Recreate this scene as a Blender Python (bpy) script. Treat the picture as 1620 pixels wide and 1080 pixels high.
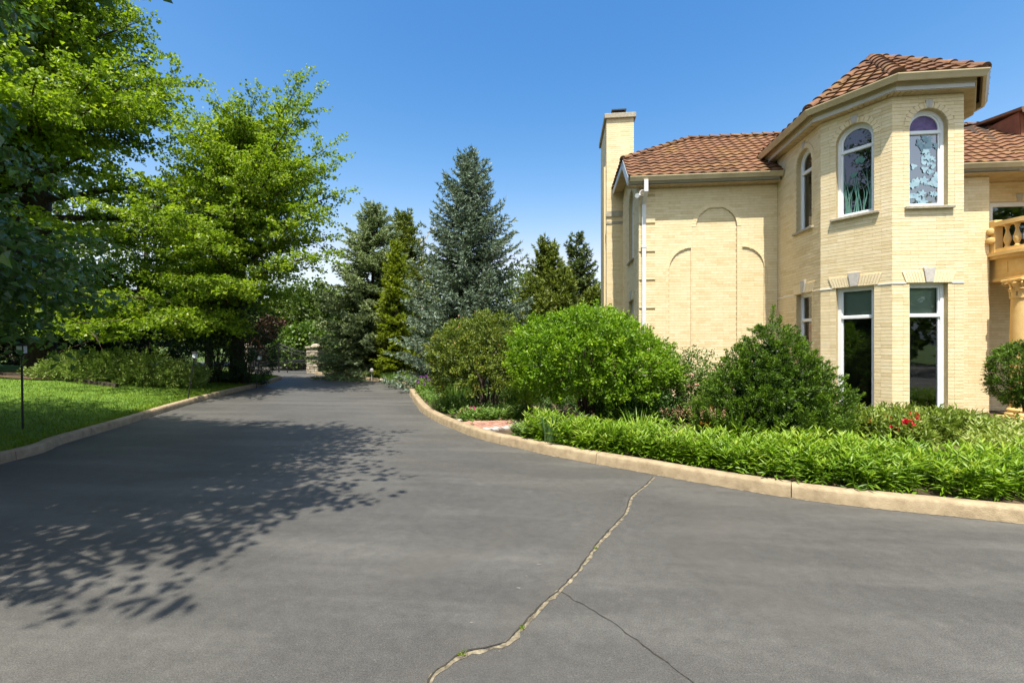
import bpy, bmesh, math, random
import numpy as np
from mathutils import Vector, Matrix
from mathutils.geometry import tessellate_polygon

for o in list(bpy.data.objects): bpy.data.objects.remove(o, do_unlink=True)
SC = bpy.context.scene
COL = SC.collection
R = math.radians

# ------------------------------------------------------------------ camera, sky, sun, exposure
CAM_H = 1.8
PSI = R(6.3)
FPX = 720.0
cam = bpy.data.cameras.new('camera'); cam.lens = 16.0; cam.sensor_width = 36.0
cam.clip_start = 0.05; cam.clip_end = 3000; cam.shift_y = 3.0/1620
camo = bpy.data.objects.new('camera', cam); COL.objects.link(camo)
camo.location = (0, 0, CAM_H); camo.rotation_euler = (R(90), 0, PSI)
SC.camera = camo

SUN_EL, SUN_AZ = R(68), R(182.5)          # azimuth measured clockwise from +Y (behind the camera, a little to the right)
world = bpy.data.worlds.new('World'); SC.world = world; world.use_nodes = True
wn = world.node_tree.nodes; wl = world.node_tree.links; wn.clear()
sky = wn.new('ShaderNodeTexSky'); sky.sky_type = 'NISHITA'; sky.sun_disc = False
sky.sun_elevation = SUN_EL; sky.sun_rotation = SUN_AZ; sky.altitude = 0
sky.air_density = 1.0; sky.dust_density = 2.2; sky.ozone_density = 6.0
bg = wn.new('ShaderNodeBackground'); bg.inputs['Strength'].default_value = 0.10
wo = wn.new('ShaderNodeOutputWorld'); 
# one colour response for the whole sky: red rises faster with brightness than blue, so the sky pales towards the horizon
sep = wn.new('ShaderNodeSeparateColor'); comb = wn.new('ShaderNodeCombineColor'); wl.new(sky.outputs[0], sep.inputs[0])
def wmath(op, a, b):
    n = wn.new('ShaderNodeMath'); n.operation = op
    for i, v in enumerate((a, b)):
        if isinstance(v, (int, float)): n.inputs[i].default_value = v
        else: wl.new(v, n.inputs[i])
    return n.outputs[0]
blue = wmath('MULTIPLY', sep.outputs[2], 1.32)
green = wmath('MINIMUM', wmath('MULTIPLY', wmath('POWER', sep.outputs[1], 1.6), 2.4/1.92**1.6), wmath('MULTIPLY', blue, .9))
red = wmath('MINIMUM', wmath('MULTIPLY', wmath('POWER', sep.outputs[0], 2.9), 1.0/1.12**2.9), wmath('MULTIPLY', green, .86))
for i, v in enumerate((red, green, blue)): wl.new(v, comb.inputs[i])
wl.new(comb.outputs[0], bg.inputs[0]); wl.new(bg.outputs[0], wo.inputs[0])
sd = bpy.data.lights.new('sun', 'SUN'); sd.energy = 5.0; sd.angle = R(0.53); sd.color = (1.0, 0.93, 0.80)
so = bpy.data.objects.new('sun', sd); COL.objects.link(so)
ldir = Vector((-math.sin(SUN_AZ)*math.cos(SUN_EL), -math.cos(SUN_AZ)*math.cos(SUN_EL), -math.sin(SUN_EL)))
so.rotation_euler = ldir.to_track_quat('-Z', 'Y').to_euler(); so.location = (5, -20, 40)
vs = SC.view_settings; vs.view_transform = 'Standard'; vs.look = 'None'; vs.exposure = 0.95; vs.gamma = 1.0; vs.use_curve_mapping = False
SC.cycles.max_bounces = 6; SC.cycles.transparent_max_bounces = 8
SC.cycles.use_denoising = True

# ------------------------------------------------------------------ measuring helpers (survey of the place)
CP, SP = math.cos(PSI), math.sin(PSI)
def at(px, d, z=0.0):
    u = (px-810)/FPX
    return Vector((d*(u*CP-SP), d*(CP+u*SP), z))
def gr(px, py, z=0.0):
    return at(px, FPX*(CAM_H-z)/(py-543.0), z)
def seeX(x, y):      # pixel column of a plan point
    d = -x*SP+y*CP; return 810+FPX*(x*CP+y*SP)/d

# ------------------------------------------------------------------ object helpers
def link(o, parent=None):
    COL.objects.link(o)
    if parent is not None:
        o.parent = parent
        o.matrix_parent_inverse = Matrix.Translation(-parent.location)     # every empty keeps its place in world terms
    return o
def tag(o, label=None, cat=None, group=None, kind=None):
    if label: o['label'] = label
    if cat: o['category'] = cat
    if group: o['group'] = group
    if kind: o['kind'] = kind
    return o
def empty(name, loc, label=None, cat=None, group=None, kind=None):
    o = bpy.data.objects.new(name, None); COL.objects.link(o); o.location = loc; o.empty_display_size = .2
    return tag(o, label, cat, group, kind)

class MB:
    """collects shapes and builds one mesh"""
    def __init__(s): s.v = []; s.f = []; s.m = []; s.mats = []; s.cur = 0; s.smooth = False
    def add(s, vs_, fs):
        b = len(s.v); s.v.extend([tuple(p) for p in vs_]); s.f.extend([tuple(i+b for i in f) for f in fs])
        s.m.extend([s.cur]*len(fs)); return s
    def box(s, c, h, ax=(1,0,0), ay=(0,1,0), az=(0,0,1)):
        c = Vector(c); ax = Vector(ax)*h[0]; ay = Vector(ay)*h[1]; az = Vector(az)*h[2]
        vs_ = [c+ax*i+ay*j+az*k for k in (-1,1) for j in (-1,1) for i in (-1,1)]
        return s.add(vs_, [(0,2,3,1),(4,5,7,6),(0,1,5,4),(2,6,7,3),(0,4,6,2),(1,3,7,5)])
    def bx(s, x0, x1, y0, y1, z0, z1):
        return s.box(((x0+x1)/2,(y0+y1)/2,(z0+z1)/2), ((x1-x0)/2,(y1-y0)/2,(z1-z0)/2))
    def tube(s, pts, rad, n=6, cap=True):
        pts = [Vector(p) for p in pts]
        if not hasattr(rad, '__len__'): rad = [rad]*len(pts)
        rings = []; prev = None
        for i, p in enumerate(pts):
            t = (pts[min(i+1,len(pts)-1)]-pts[max(i-1,0)])
            if t.length < 1e-9: t = Vector((0,0,1))
            t.normalize()
            if prev is None:
                a = t.orthogonal().normalized()
            else:
                a = prev - t*prev.dot(t)
                a = a.normalized() if a.length > 1e-6 else t.orthogonal().normalized()
            prev = a; b = t.cross(a)
            rings.append([p+(a*math.cos(q*2*math.pi/n)+b*math.sin(q*2*math.pi/n))*rad[i] for q in range(n)])
        vs_ = [q for r in rings for q in r]; fs = []
        for i in range(len(pts)-1):
            for q in range(n):
                q2 = (q+1) % n
                fs.append((i*n+q, i*n+q2, (i+1)*n+q2, (i+1)*n+q))
        if cap:
            fs.append(tuple(range(n))[::-1]); fs.append(tuple((len(pts)-1)*n+q for q in range(n)))
        return s.add(vs_, fs)
    def lathe(s, c, prof, n=20):
        c = Vector(c); vs_ = []; fs = []
        for r, z in prof:
            for q in range(n):
                a = q*2*math.pi/n; vs_.append(c+Vector((r*math.cos(a), r*math.sin(a), z)))
        for i in range(len(prof)-1):
            for q in range(n):
                q2 = (q+1) % n; fs.append((i*n+q, i*n+q2, (i+1)*n+q2, (i+1)*n+q))
        fs.append(tuple(range(n))[::-1]); fs.append(tuple((len(prof)-1)*n+q for q in range(n)))
        return s.add(vs_, fs)
    def prism(s, poly, ext):          # planar polygon swept by a vector
        n = len(poly); ext = Vector(ext); p = [Vector(q) for q in poly]
        vs_ = p+[q+ext for q in p]
        return s.add(vs_, [tuple(range(n))[::-1], tuple(range(n, 2*n))]+[(i,(i+1)%n,(i+1)%n+n,i+n) for i in range(n)])
    def sweep(s, path, prof, closed=False):   # profile (out, up) along a plan polyline (x,y,z); out = right of travel
        path = [Vector(p) for p in path]; m = len(prof); vs_ = []; fs = []
        for i, p in enumerate(path):
            d1 = (path[i]-path[i-1]) if i > 0 else (path[1]-path[0])
            d2 = (path[i+1]-path[i]) if i < len(path)-1 else d1
            d1 = Vector((d1.x,d1.y)).normalized(); d2 = Vector((d2.x,d2.y)).normalized()
            n1 = Vector((d1.y,-d1.x)); n2 = Vector((d2.y,-d2.x)); nn = (n1+n2)
            nn = nn.normalized(); k = 1/max(.3, nn.dot(n1))
            for o_, u_ in prof: vs_.append((p.x+nn.x*o_*k, p.y+nn.y*o_*k, p.z+u_))
        for i in range(len(path)-1):
            for j in range(m):
                j2 = (j+1) % m; fs.append((i*m+j, (i+1)*m+j, (i+1)*m+j2, i*m+j2))
        fs.append(tuple(range(m))); fs.append(tuple((len(path)-1)*m+j for j in range(m))[::-1])
        return s.add(vs_, fs)
    def poly(s, pts, holes=()):
        loops = [[Vector(p) for p in pts]]+[[Vector(p) for p in h] for h in holes]
        tris = tessellate_polygon(loops); flat = [p for l in loops for p in l]
        return s.add(flat, [tuple(t) for t in tris])
    def mesh(s, name, mat, smooth=False, recalc=True):
        me = bpy.data.meshes.new(name); me.from_pydata(s.v, [], s.f)
        for m in (mat if isinstance(mat, (list, tuple)) else [mat]): me.materials.append(m)
        if any(s.m): me.polygons.foreach_set('material_index', s.m)
        if recalc:
            bm = bmesh.new(); bm.from_mesh(me); bmesh.ops.recalc_face_normals(bm, faces=bm.faces); bm.to_mesh(me); bm.free()
        if smooth:
            me.polygons.foreach_set('use_smooth', [True]*len(me.polygons)); me.set_sharp_from_angle(angle=R(38))
        else:
            me.polygons.foreach_set('use_smooth', [False]*len(me.polygons))
        me.update(); return me
    def build(s, name, mat, parent=None, smooth=False, recalc=True):
        return link(bpy.data.objects.new(name, s.mesh(name, mat, smooth, recalc)), parent)

def bevel(o, w=.006, seg=1):
    m = o.modifiers.new('bevel', 'BEVEL'); m.width = w; m.segments = seg; m.limit_method = 'ANGLE'; m.angle_limit = R(40); return o

def tri_mesh(name, V, T, mat, parent=None, rnd=None):
    me = bpy.data.meshes.new(name); n = len(V); t = len(T)
    me.vertices.add(n); me.vertices.foreach_set('co', np.asarray(V, np.float32).ravel())
    me.loops.add(t*3); me.loops.foreach_set('vertex_index', np.asarray(T, np.int32).ravel())
    me.polygons.add(t); me.polygons.foreach_set('loop_start', np.arange(0, t*3, 3, dtype=np.int32))
    me.update(calc_edges=True)
    me.polygons.foreach_set('use_smooth', np.zeros(t, bool))
    if rnd is not None:
        a = me.attributes.new('rnd', 'FLOAT', 'POINT'); a.data.foreach_set('value', np.asarray(rnd, np.float32))
    me.materials.append(mat); me.update()
    return link(bpy.data.objects.new(name, me), parent)

def unit(a): return a/np.maximum(np.linalg.norm(a, axis=1, keepdims=True), 1e-9)
def leaf_arrays(P, A, N, L, W, rnd, mid=.5, fold=.18):
    """folded diamond leaves: two triangles each"""
    A = unit(A); S = unit(np.cross(A, N)); Nn = np.cross(S, A)
    L = np.broadcast_to(np.asarray(L, float).reshape(-1,1), (len(P),1)); W = np.broadcast_to(np.asarray(W, float).reshape(-1,1), (len(P),1))
    v0 = P; v1 = P+A*L*mid+S*W*.5+Nn*W*fold; v2 = P+A*L-Nn*L*.06; v3 = P+A*L*mid-S*W*.5+Nn*W*fold
    V = np.stack([v0,v1,v2,v3], 1).reshape(-1,3); b = np.arange(len(P))[:,None]*4
    T = np.concatenate([b+np.array([[0,1,2]]), b+np.array([[0,2,3]])], 1).reshape(-1,3)
    return V, T, np.repeat(rnd, 4)
def needle_arrays(P, A, L, W, rnd, rng):
    A = unit(A); S = unit(np.cross(A, rng.normal(size=A.shape)))
    L = np.broadcast_to(np.asarray(L, float).reshape(-1,1), (len(P),1))
    V = np.stack([P-S*W*.5, P+S*W*.5, P+A*L], 1).reshape(-1,3)
    T = np.arange(len(P)*3).reshape(-1,3)
    return V, T, np.repeat(rnd, 3)
def joinarr(lst):
    Vs, Ts, Rs = [], [], []; b = 0
    for V, T, r in lst:
        Vs.append(V); Ts.append(T+b); Rs.append(r); b += len(V)
    return np.concatenate(Vs), np.concatenate(Ts), np.concatenate(Rs)

# ------------------------------------------------------------------ materials
def newmat(name):
    m = bpy.data.materials.new(name); m.use_nodes = True; nt = m.node_tree; nt.nodes.clear()
    out = nt.nodes.new('ShaderNodeOutputMaterial'); return m, nt, out
def nd(nt, typ, **kw):
    n = nt.nodes.new(typ)
    for k, v in kw.items(): setattr(n, k, v)
    return n
def noise(nt, scale, detail=4, rough=.55, vec=None, stretch=None):
    geo = nd(nt, 'ShaderNodeNewGeometry'); n = nd(nt, 'ShaderNodeTexNoise')
    n.inputs['Scale'].default_value = scale; n.inputs['Detail'].default_value = detail; n.inputs['Roughness'].default_value = rough
    src = geo.outputs['Position']
    if stretch:
        mp = nd(nt, 'ShaderNodeMapping'); mp.inputs['Scale'].default_value = stretch[0]; mp.inputs['Rotation'].default_value = (0,0,stretch[1])
        nt.links.new(src, mp.inputs[0]); src = mp.outputs[0]
    nt.links.new(src, n.inputs['Vector']); return n.outputs['Fac']
def ramp(nt, fac, stops):
    r = nd(nt, 'ShaderNodeValToRGB'); e = r.color_ramp.elements
    while len(e) > 1: e.remove(e[0])
    e[0].position = stops[0][0]; e[0].color = (*stops[0][1], 1)
    for p, c in stops[1:]:
        x = e.new(p); x.color = (*c, 1)
    nt.links.new(fac, r.inputs[0]); return r.outputs[0]
def mixc(nt, fac, a, b, mode='MIX'):
    m = nd(nt, 'ShaderNodeMix', data_type='RGBA', blend_type=mode)
    if isinstance(fac, (int, float)): m.inputs[0].default_value = fac
    else: nt.links.new(fac, m.inputs[0])
    for k, v in ((6, a), (7, b)):
        if isinstance(v, tuple): m.inputs[k].default_value = (*v, 1)
        else: nt.links.new(v, m.inputs[k])
    return m.outputs[2]
def maprange(nt, fac, a, b, c=0, d=1):
    m = nd(nt, 'ShaderNodeMapRange'); nt.links.new(fac, m.inputs[0])
    for i, v in enumerate((a,b,c,d)): m.inputs[i+1].default_value = v
    return m.outputs[0]
def surf(name, c1, c2, scale=6, rough=.7, bump=0, bscale=40, spec=.3, objvar=0, extra=None, metallic=0, stretch=None):
    m, nt, out = newmat(name); p = nd(nt, 'ShaderNodeBsdfPrincipled')
    c = ramp(nt, noise(nt, scale, 5, stretch=stretch), [(.3, c1), (.7, c2)])
    if objvar:
        oi = nd(nt, 'ShaderNodeObjectInfo'); hv = nd(nt, 'ShaderNodeHueSaturation')
        nt.links.new(maprange(nt, oi.outputs['Random'], 0, 1, 1-objvar, 1+objvar), hv.inputs['Value']); nt.links.new(c, hv.inputs['Color']); c = hv.outputs[0]
    if extra: c = extra(nt, c)
    nt.links.new(c, p.inputs['Base Color']); p.inputs['Roughness'].default_value = rough
    p.inputs['Specular IOR Level'].default_value = spec; p.inputs['Metallic'].default_value = metallic
    if bump:
        b = nd(nt, 'ShaderNodeBump'); b.inputs['Strength'].default_value = bump; b.inputs['Distance'].default_value = .02
        nt.links.new(noise(nt, bscale, 6), b.inputs['Height']); nt.links.new(b.outputs[0], p.inputs['Normal'])
    nt.links.new(p.outputs[0], out.inputs[0]); return m
def foliage(name, stops, trans=.35, rough=.45, spec=.35, tcol=1.25):
    m, nt, out = newmat(name)
    at_ = nd(nt, 'ShaderNodeAttribute'); at_.attribute_name = 'rnd'
    c = ramp(nt, at_.outputs['Fac'], stops)
    p = nd(nt, 'ShaderNodeBsdfPrincipled'); p.inputs['Roughness'].default_value = rough; p.inputs['Specular IOR Level'].default_value = spec
    nt.links.new(c, p.inputs['Base Color'])
    t = nd(nt, 'ShaderNodeBsdfTranslucent')
    nt.links.new(mixc(nt, 1.0, c, (tcol, tcol*1.08, tcol*.55), 'MULTIPLY'), t.inputs[0])
    mx = nd(nt, 'ShaderNodeMixShader'); mx.inputs[0].default_value = trans
    nt.links.new(p.outputs[0], mx.inputs[1]); nt.links.new(t.outputs[0], mx.inputs[2]); nt.links.new(mx.outputs[0], out.inputs[0])
    return m

def asphalt_mat():
    m, nt, out = newmat('asphalt'); p = nd(nt, 'ShaderNodeBsdfPrincipled')
    big = ramp(nt, noise(nt, .35, 5, .6), [(.3, (.050,.048,.045)), (.7, (.076,.073,.068))])
    streak = noise(nt, 1.0, 5, .6, stretch=((2.2,.9,1), R(28)))
    c = mixc(nt, maprange(nt, streak, .55, .9, 0, .35), big, (.104,.10,.094))
    dust = noise(nt, 1.7, 7, .7)
    c = mixc(nt, maprange(nt, dust, .60, .80, 0, .6), c, (.118,.113,.105))
    band = noise(nt, 1.0, 5, .6, stretch=((.28,1.5,1), R(-12)))
    c = mixc(nt, maprange(nt, band, .46, .72, 0, .75), c, (.112,.108,.10))
    mott = noise(nt, 9, 6, .75)
    c = mixc(nt, .7, c, ramp(nt, mott, [(.3, (.72,.71,.70)), (.7, (1.24,1.24,1.23))]), 'MULTIPLY')
    grain = noise(nt, 110, 3, .8)
    c = mixc(nt, 1.0, c, ramp(nt, grain, [(.32, (.55,.54,.53)), (.5, (.98,.98,.98)), (.68, (1.48,1.47,1.45))]), 'MULTIPLY')
    geo = nd(nt, 'ShaderNodeNewGeometry'); vo = nd(nt, 'ShaderNodeTexVoronoi'); vo.inputs['Scale'].default_value = 105; nt.links.new(geo.outputs['Position'], vo.inputs['Vector'])
    sp = nd(nt, 'ShaderNodeSeparateColor'); nt.links.new(vo.outputs['Color'], sp.inputs[0]); chip = maprange(nt, sp.outputs[0], .96, .99, 0, .13)
    c = mixc(nt, chip, c, (.21,.20,.18))
    nt.links.new(c, p.inputs['Base Color']); p.inputs['Roughness'].default_value = .62; p.inputs['Specular IOR Level'].default_value = .5
    b = nd(nt, 'ShaderNodeBump'); b.inputs['Strength'].default_value = .5; b.inputs['Distance'].default_value = .006
    nt.links.new(noise(nt, 160, 3), b.inputs['Height']); nt.links.new(b.outputs[0], p.inputs['Normal'])
    nt.links.new(p.outputs[0], out.inputs[0]); return m
def glass_mat(name, tint=(.72,.82,.78), refl=.075):
    m, nt, out = newmat(name)
    g = nd(nt, 'ShaderNodeBsdfGlossy'); g.inputs['Roughness'].default_value = .02; g.inputs['Color'].default_value = (.95,.98,1,1)
    t = nd(nt, 'ShaderNodeBsdfTransparent'); t.inputs[0].default_value = (*tint, 1)
    fr = nd(nt, 'ShaderNodeFresnel'); fr.inputs[0].default_value = 1.5
    mx = nd(nt, 'ShaderNodeMixShader'); nt.links.new(maprange(nt, fr.outputs[0], 0, 1, refl, 1), mx.inputs[0])
    b = nd(nt, 'ShaderNodeBump'); b.inputs['Strength'].default_value = .03; b.inputs['Distance'].default_value = .02
    nt.links.new(noise(nt, 2.2, 2), b.inputs['Height']); nt.links.new(b.outputs[0], g.inputs['Normal'])
    nt.links.new(t.outputs[0], mx.inputs[1]); nt.links.new(g.outputs[0], mx.inputs[2]); nt.links.new(mx.outputs[0], out.inputs[0]); return m

M = {}
M['asphalt'] = asphalt_mat()
def kerb_extra(nt, c):
    s = noise(nt, 3.5, 6, .7); return mixc(nt, maprange(nt, s, .48, .72, 0, .7), c, (.17,.125,.075))
M['kerb'] = surf('kerb_concrete', (.255,.195,.12), (.375,.295,.19), 9, .85, .5, 90, extra=kerb_extra, objvar=.06)
M['crackfill'] = surf('crack_sand', (.06,.05,.035), (.27,.23,.16), 22, .95, .6, 60)
M['crackdark'] = surf('crack_dark', (.02,.018,.015), (.05,.045,.035), 20, .95)
def dust_mat():
    m, nt, out = newmat('drive_dust'); p = nd(nt, 'ShaderNodeBsdfPrincipled'); p.inputs['Roughness'].default_value = .9
    nt.links.new(ramp(nt, noise(nt, 60, 4, .7), [(.3, (.09,.085,.078)), (.7, (.16,.15,.138))]), p.inputs['Base Color'])
    a = nd(nt, 'ShaderNodeAttribute'); a.attribute_name = 'rnd'; t = nd(nt, 'ShaderNodeBsdfTransparent'); mx = nd(nt, 'ShaderNodeMixShader')
    mul_ = nd(nt, 'ShaderNodeMath', operation='MULTIPLY'); nt.links.new(a.outputs['Fac'], mul_.inputs[0]); nt.links.new(maprange(nt, noise(nt, 3.2, 5, .65), .3, .7, .0, .5), mul_.inputs[1])
    nt.links.new(mul_.outputs[0], mx.inputs[0]); nt.links.new(t.outputs[0], mx.inputs[1]); nt.links.new(p.outputs[0], mx.inputs[2]); nt.links.new(mx.outputs[0], out.inputs[0]); return m
M['dust'] = dust_mat()
M['crackfine'] = surf('fine_crack', (.022,.02,.017), (.06,.055,.047), 25, .95)
M['dustspot'] = surf('dusty_spot', (.13,.125,.115), (.21,.20,.185), 30, .95)
M['splat'] = surf('chalky_splat', (.30,.29,.27), (.46,.45,.42), 40, .95)
M['soil'] = surf('soil', (.045,.03,.018), (.11,.075,.045), 5, .95, .8, 30)
M['turf'] = surf('turf', (.055,.115,.012), (.12,.2,.02), 3, .9, .6, 60)
M['ground'] = surf('ground', (.05,.09,.02), (.09,.13,.03), .5, .95, .3, 10)
def brick_extra(nt, c):
    s = noise(nt, 1.3, 5, .65); return mixc(nt, maprange(nt, s, .5, .8, 0, .35), c, (.60,.45,.22))
M['brick'] = surf('cream_brick', (.73,.59,.365), (.79,.655,.43), 14, .8, .35, 60, objvar=.05, extra=brick_extra)
M['brick_b'] = surf('cream_brick_pale', (.755,.62,.40), (.81,.685,.47), 14, .8, .35, 60, objvar=.05, extra=brick_extra)
M['brick_c'] = surf('cream_brick_golden', (.67,.525,.305), (.74,.60,.37), 14, .8, .35, 60, objvar=.05, extra=brick_extra)
M['mortar'] = surf('mortar', (.47,.365,.205), (.57,.455,.27), 18, .95, .4, 80)
M['stone'] = surf('keystone_stone', (.42,.39,.36), (.55,.51,.47), 25, .8, .2, 60)
M['sill'] = surf('sill_stone', (.28,.25,.19), (.44,.39,.30), 20, .85, .4, 50)
M['white'] = surf('white_frame', (.74,.76,.80), (.82,.83,.86), 3, .4, spec=.4)
M['trim'] = surf('painted_trim', (.58,.58,.60), (.68,.67,.68), 4, .45, spec=.4)
M['gutter'] = surf('tan_gutter', (.42,.34,.20), (.52,.43,.27), 3, .4, spec=.4)
M['soffit'] = surf('soffit_board', (.40,.30,.17), (.52,.41,.26), 6, .7)
def tile_extra(nt, c):
    s = noise(nt, 1.1, 5, .7); return mixc(nt, maprange(nt, s, .52, .75, 0, .65), c, (.23,.145,.045))
M['tile'] = surf('clay_tile', (.105,.050,.027), (.185,.092,.048), 9, .85, .3, 50, objvar=.35, extra=tile_extra)
M['underlay'] = surf('roof_underlay', (.03,.018,.012), (.05,.03,.02), 9, .9)
M['portico'] = surf('ochre_stone', (.60,.40,.155), (.70,.49,.215), 6, .7, .25, 40)
M['terracotta'] = surf('terracotta_cladding', (.19,.075,.04), (.26,.105,.055), 6, .75)
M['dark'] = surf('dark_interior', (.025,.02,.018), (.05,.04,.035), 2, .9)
M['blind'] = surf('pale_blind', (.45,.48,.44), (.56,.58,.53), 3, .8)
M['red'] = surf('red_curtain', (.5,.03,.02), (.62,.06,.04), 4, .8)
M['purple'] = surf('purple_film', (.06,.03,.13), (.12,.07,.22), 18, .35, spec=.5)
M['etch'] = surf('frosted_etching', (.07,.19,.16), (.14,.27,.23), 10, .55)
M['etch_b'] = surf('frosted_etching_pale', (.20,.33,.42), (.34,.47,.55), 10, .55)
M['glass'] = glass_mat('window_glass')
M['glass_blue'] = glass_mat('window_glass_sky', (.55,.62,.75), .27)
M['metal'] = surf('black_metal', (.012,.012,.013), (.025,.025,.026), 8, .5, spec=.4)
M['lens'] = surf('lamp_lens', (.55,.60,.66), (.70,.74,.78), 4, .3, spec=.5)
M['bark'] = surf('bark', (.035,.026,.02), (.085,.066,.05), 14, .9, .9, 25)
M['twig'] = surf('twig_bark', (.09,.065,.04), (.15,.11,.07), 20, .9)
M['limestone'] = surf('limestone', (.30,.26,.20), (.46,.41,.33), 8, .85, .6, 40, objvar=.18)
M['limestone_gap'] = surf('stone_joint', (.16,.13,.09), (.22,.19,.14), 8, .95)
M['paver'] = surf('red_paver', (.28,.13,.095), (.42,.24,.18), 12, .85, .4, 50, objvar=.25)
M['paver_grey'] = surf('grey_paver', (.36,.33,.31), (.48,.44,.41), 12, .85, .4, 50, objvar=.15)
G_ = foliage
M['ginkgo'] = G_('ginkgo_leaf', [(0,(.06,.10,.008)),(.4,(.145,.22,.012)),(.8,(.24,.33,.02)),(1,(.34,.41,.035))], .48)
M['broad'] = G_('broad_leaf', [(0,(.04,.09,.03)),(.6,(.075,.15,.04)),(1,(.12,.21,.045))], .34, .26, .7)
M['yew'] = G_('yew_leaf', [(0,(.014,.035,.010)),(.7,(.026,.06,.014)),(1,(.05,.10,.02))], .15)
M['dark_mass'] = G_('shade_shrub_leaf', [(0,(.012,.028,.008)),(.7,(.02,.045,.010)),(1,(.04,.075,.015))], .15)  # near-black leaf colour for the added shrubs that stand for shade
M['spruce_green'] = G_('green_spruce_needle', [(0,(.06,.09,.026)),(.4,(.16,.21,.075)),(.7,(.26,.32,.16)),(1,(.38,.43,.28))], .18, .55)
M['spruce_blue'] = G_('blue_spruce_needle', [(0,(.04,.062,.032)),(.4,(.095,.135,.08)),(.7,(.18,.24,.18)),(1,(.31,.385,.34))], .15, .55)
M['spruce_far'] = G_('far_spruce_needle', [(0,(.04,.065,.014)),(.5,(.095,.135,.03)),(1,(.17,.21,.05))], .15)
M['cedar'] = G_('cedar_leaf', [(0,(.07,.11,.008)),(.5,(.19,.25,.014)),(1,(.36,.40,.025))], .3)
M['arbor'] = G_('arborvitae_leaf', [(0,(.05,.08,.012)),(.5,(.13,.17,.022)),(1,(.24,.27,.04))], .25)
M['farleaf'] = G_('far_leaf', [(0,(.03,.055,.008)),(.5,(.075,.12,.014)),(1,(.14,.19,.025))], .3)
M['farleaf_b'] = G_('far_leaf_light', [(0,(.05,.09,.015)),(.6,(.09,.16,.02)),(1,(.15,.22,.03))], .3)
M['maroon'] = G_('maroon_leaf', [(0,(.035,.018,.012)),(.6,(.085,.04,.03)),(1,(.17,.10,.075))], .3)
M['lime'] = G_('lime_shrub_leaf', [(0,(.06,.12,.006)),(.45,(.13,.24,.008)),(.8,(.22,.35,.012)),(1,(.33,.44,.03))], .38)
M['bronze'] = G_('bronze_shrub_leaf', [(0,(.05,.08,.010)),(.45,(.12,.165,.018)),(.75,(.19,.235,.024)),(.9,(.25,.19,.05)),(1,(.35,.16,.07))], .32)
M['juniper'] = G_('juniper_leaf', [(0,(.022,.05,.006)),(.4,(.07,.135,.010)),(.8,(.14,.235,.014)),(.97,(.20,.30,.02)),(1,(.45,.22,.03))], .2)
M['juniper_low'] = G_('low_juniper_leaf', [(0,(.10,.15,.03)),(.6,(.20,.28,.06)),(1,(.31,.39,.11))], .2)
M['perennial'] = G_('perennial_leaf', [(0,(.06,.13,.008)),(.45,(.13,.235,.010)),(.8,(.20,.315,.016)),(1,(.29,.37,.04))], .35)
M['peony'] = G_('peony_leaf', [(0,(.07,.11,.012)),(.45,(.14,.20,.022)),(.8,(.23,.29,.05)),(1,(.36,.38,.13))], .3)
M['rose'] = G_('rose_leaf', [(0,(.04,.09,.012)),(.6,(.09,.16,.02)),(.9,(.16,.22,.04)),(1,(.24,.22,.10))], .3)
M['dark_shrub'] = G_('dark_shrub_leaf', [(0,(.03,.07,.014)),(.6,(.06,.13,.02)),(1,(.11,.19,.03))], .3)
M['grass'] = G_('grass_blade', [(0,(.06,.11,.006)),(.5,(.13,.205,.008)),(1,(.23,.28,.014))], .35)
M['ornamental'] = G_('ornamental_grass_blade', [(0,(.06,.13,.02)),(.5,(.12,.22,.035)),(1,(.22,.31,.09))], .35)
M['iris'] = G_('iris_blade', [(0,(.05,.10,.03)),(1,(.10,.18,.06))], .3)
M['dry'] = G_('dry_seed_head', [(0,(.22,.13,.06)),(1,(.42,.27,.16))], .2)
M['petal_red'] = G_('red_petal', [(0,(.42,.01,.03)),(1,(.72,.03,.08))], .3)
M['petal_pink'] = G_('pink_petal', [(0,(.50,.05,.22)),(1,(.80,.17,.42))], .3)
M['petal_blush'] = G_('blush_petal', [(0,(.65,.34,.30)),(1,(.85,.66,.6))], .3)
M['petal_purple'] = G_('purple_petal', [(0,(.16,.03,.24)),(1,(.30,.09,.42))], .3)

# ------------------------------------------------------------------ kerb lines, drive, ground
def catmull(pts, step=.25):
    pts = [Vector((p[0], p[1])) for p in pts]; P = [pts[0]*2-pts[1]]+pts+[pts[-1]*2-pts[-2]]; out = []
    for i in range(1, len(P)-2):
        n = max(2, int((P[i+1]-P[i]).length/step))
        for k in range(n):
            t = k/n; a, b, c, d = P[i-1], P[i], P[i+1], P[i+2]
            out.append(.5*((2*b)+(-a+c)*t+(2*a-5*b+4*c-d)*t*t+(-a+3*b-3*c+d)*t**3))
    out.append(P[-2]); return out
def resample(pts, step):
    out = [pts[0]]; acc = 0
    for a, b in zip(pts[:-1], pts[1:]):
        L = (b-a).length; d = step-acc
        while d <= L:
            out.append(a+(b-a)*(d/L)); d += step
        acc = (acc+L) % step
    return out
left_pts = [(-9.2,-22), (-8.1,-10), (-7.75,0)]+[gr(*p)[:2] for p in ((0,734),(100,702),(200,672),(300,640),(370,621),(420,609))]+[gr(438,602.5)[:2], (-14.1,21.6), (-15.6,22.6), (-17.6,23.6), (-19.3,25.2)]
right_pts = [(-14.3,25.0)]+[gr(*p)[:2] for p in ((560,600),(610,604.5),(640,613),(653,632),(668,652),(700,671),(760,694),(820,708.5),(900,726),(1035,750),(1120,766),(1300,794),(1500,815.5),(1620,828))]+[(6.3,4.75),(9,4.75),(13,5.4),(18,7.6),(24,12)]
LK = resample(catmull(left_pts), .25); RK = resample(catmull(right_pts), .25)

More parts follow.
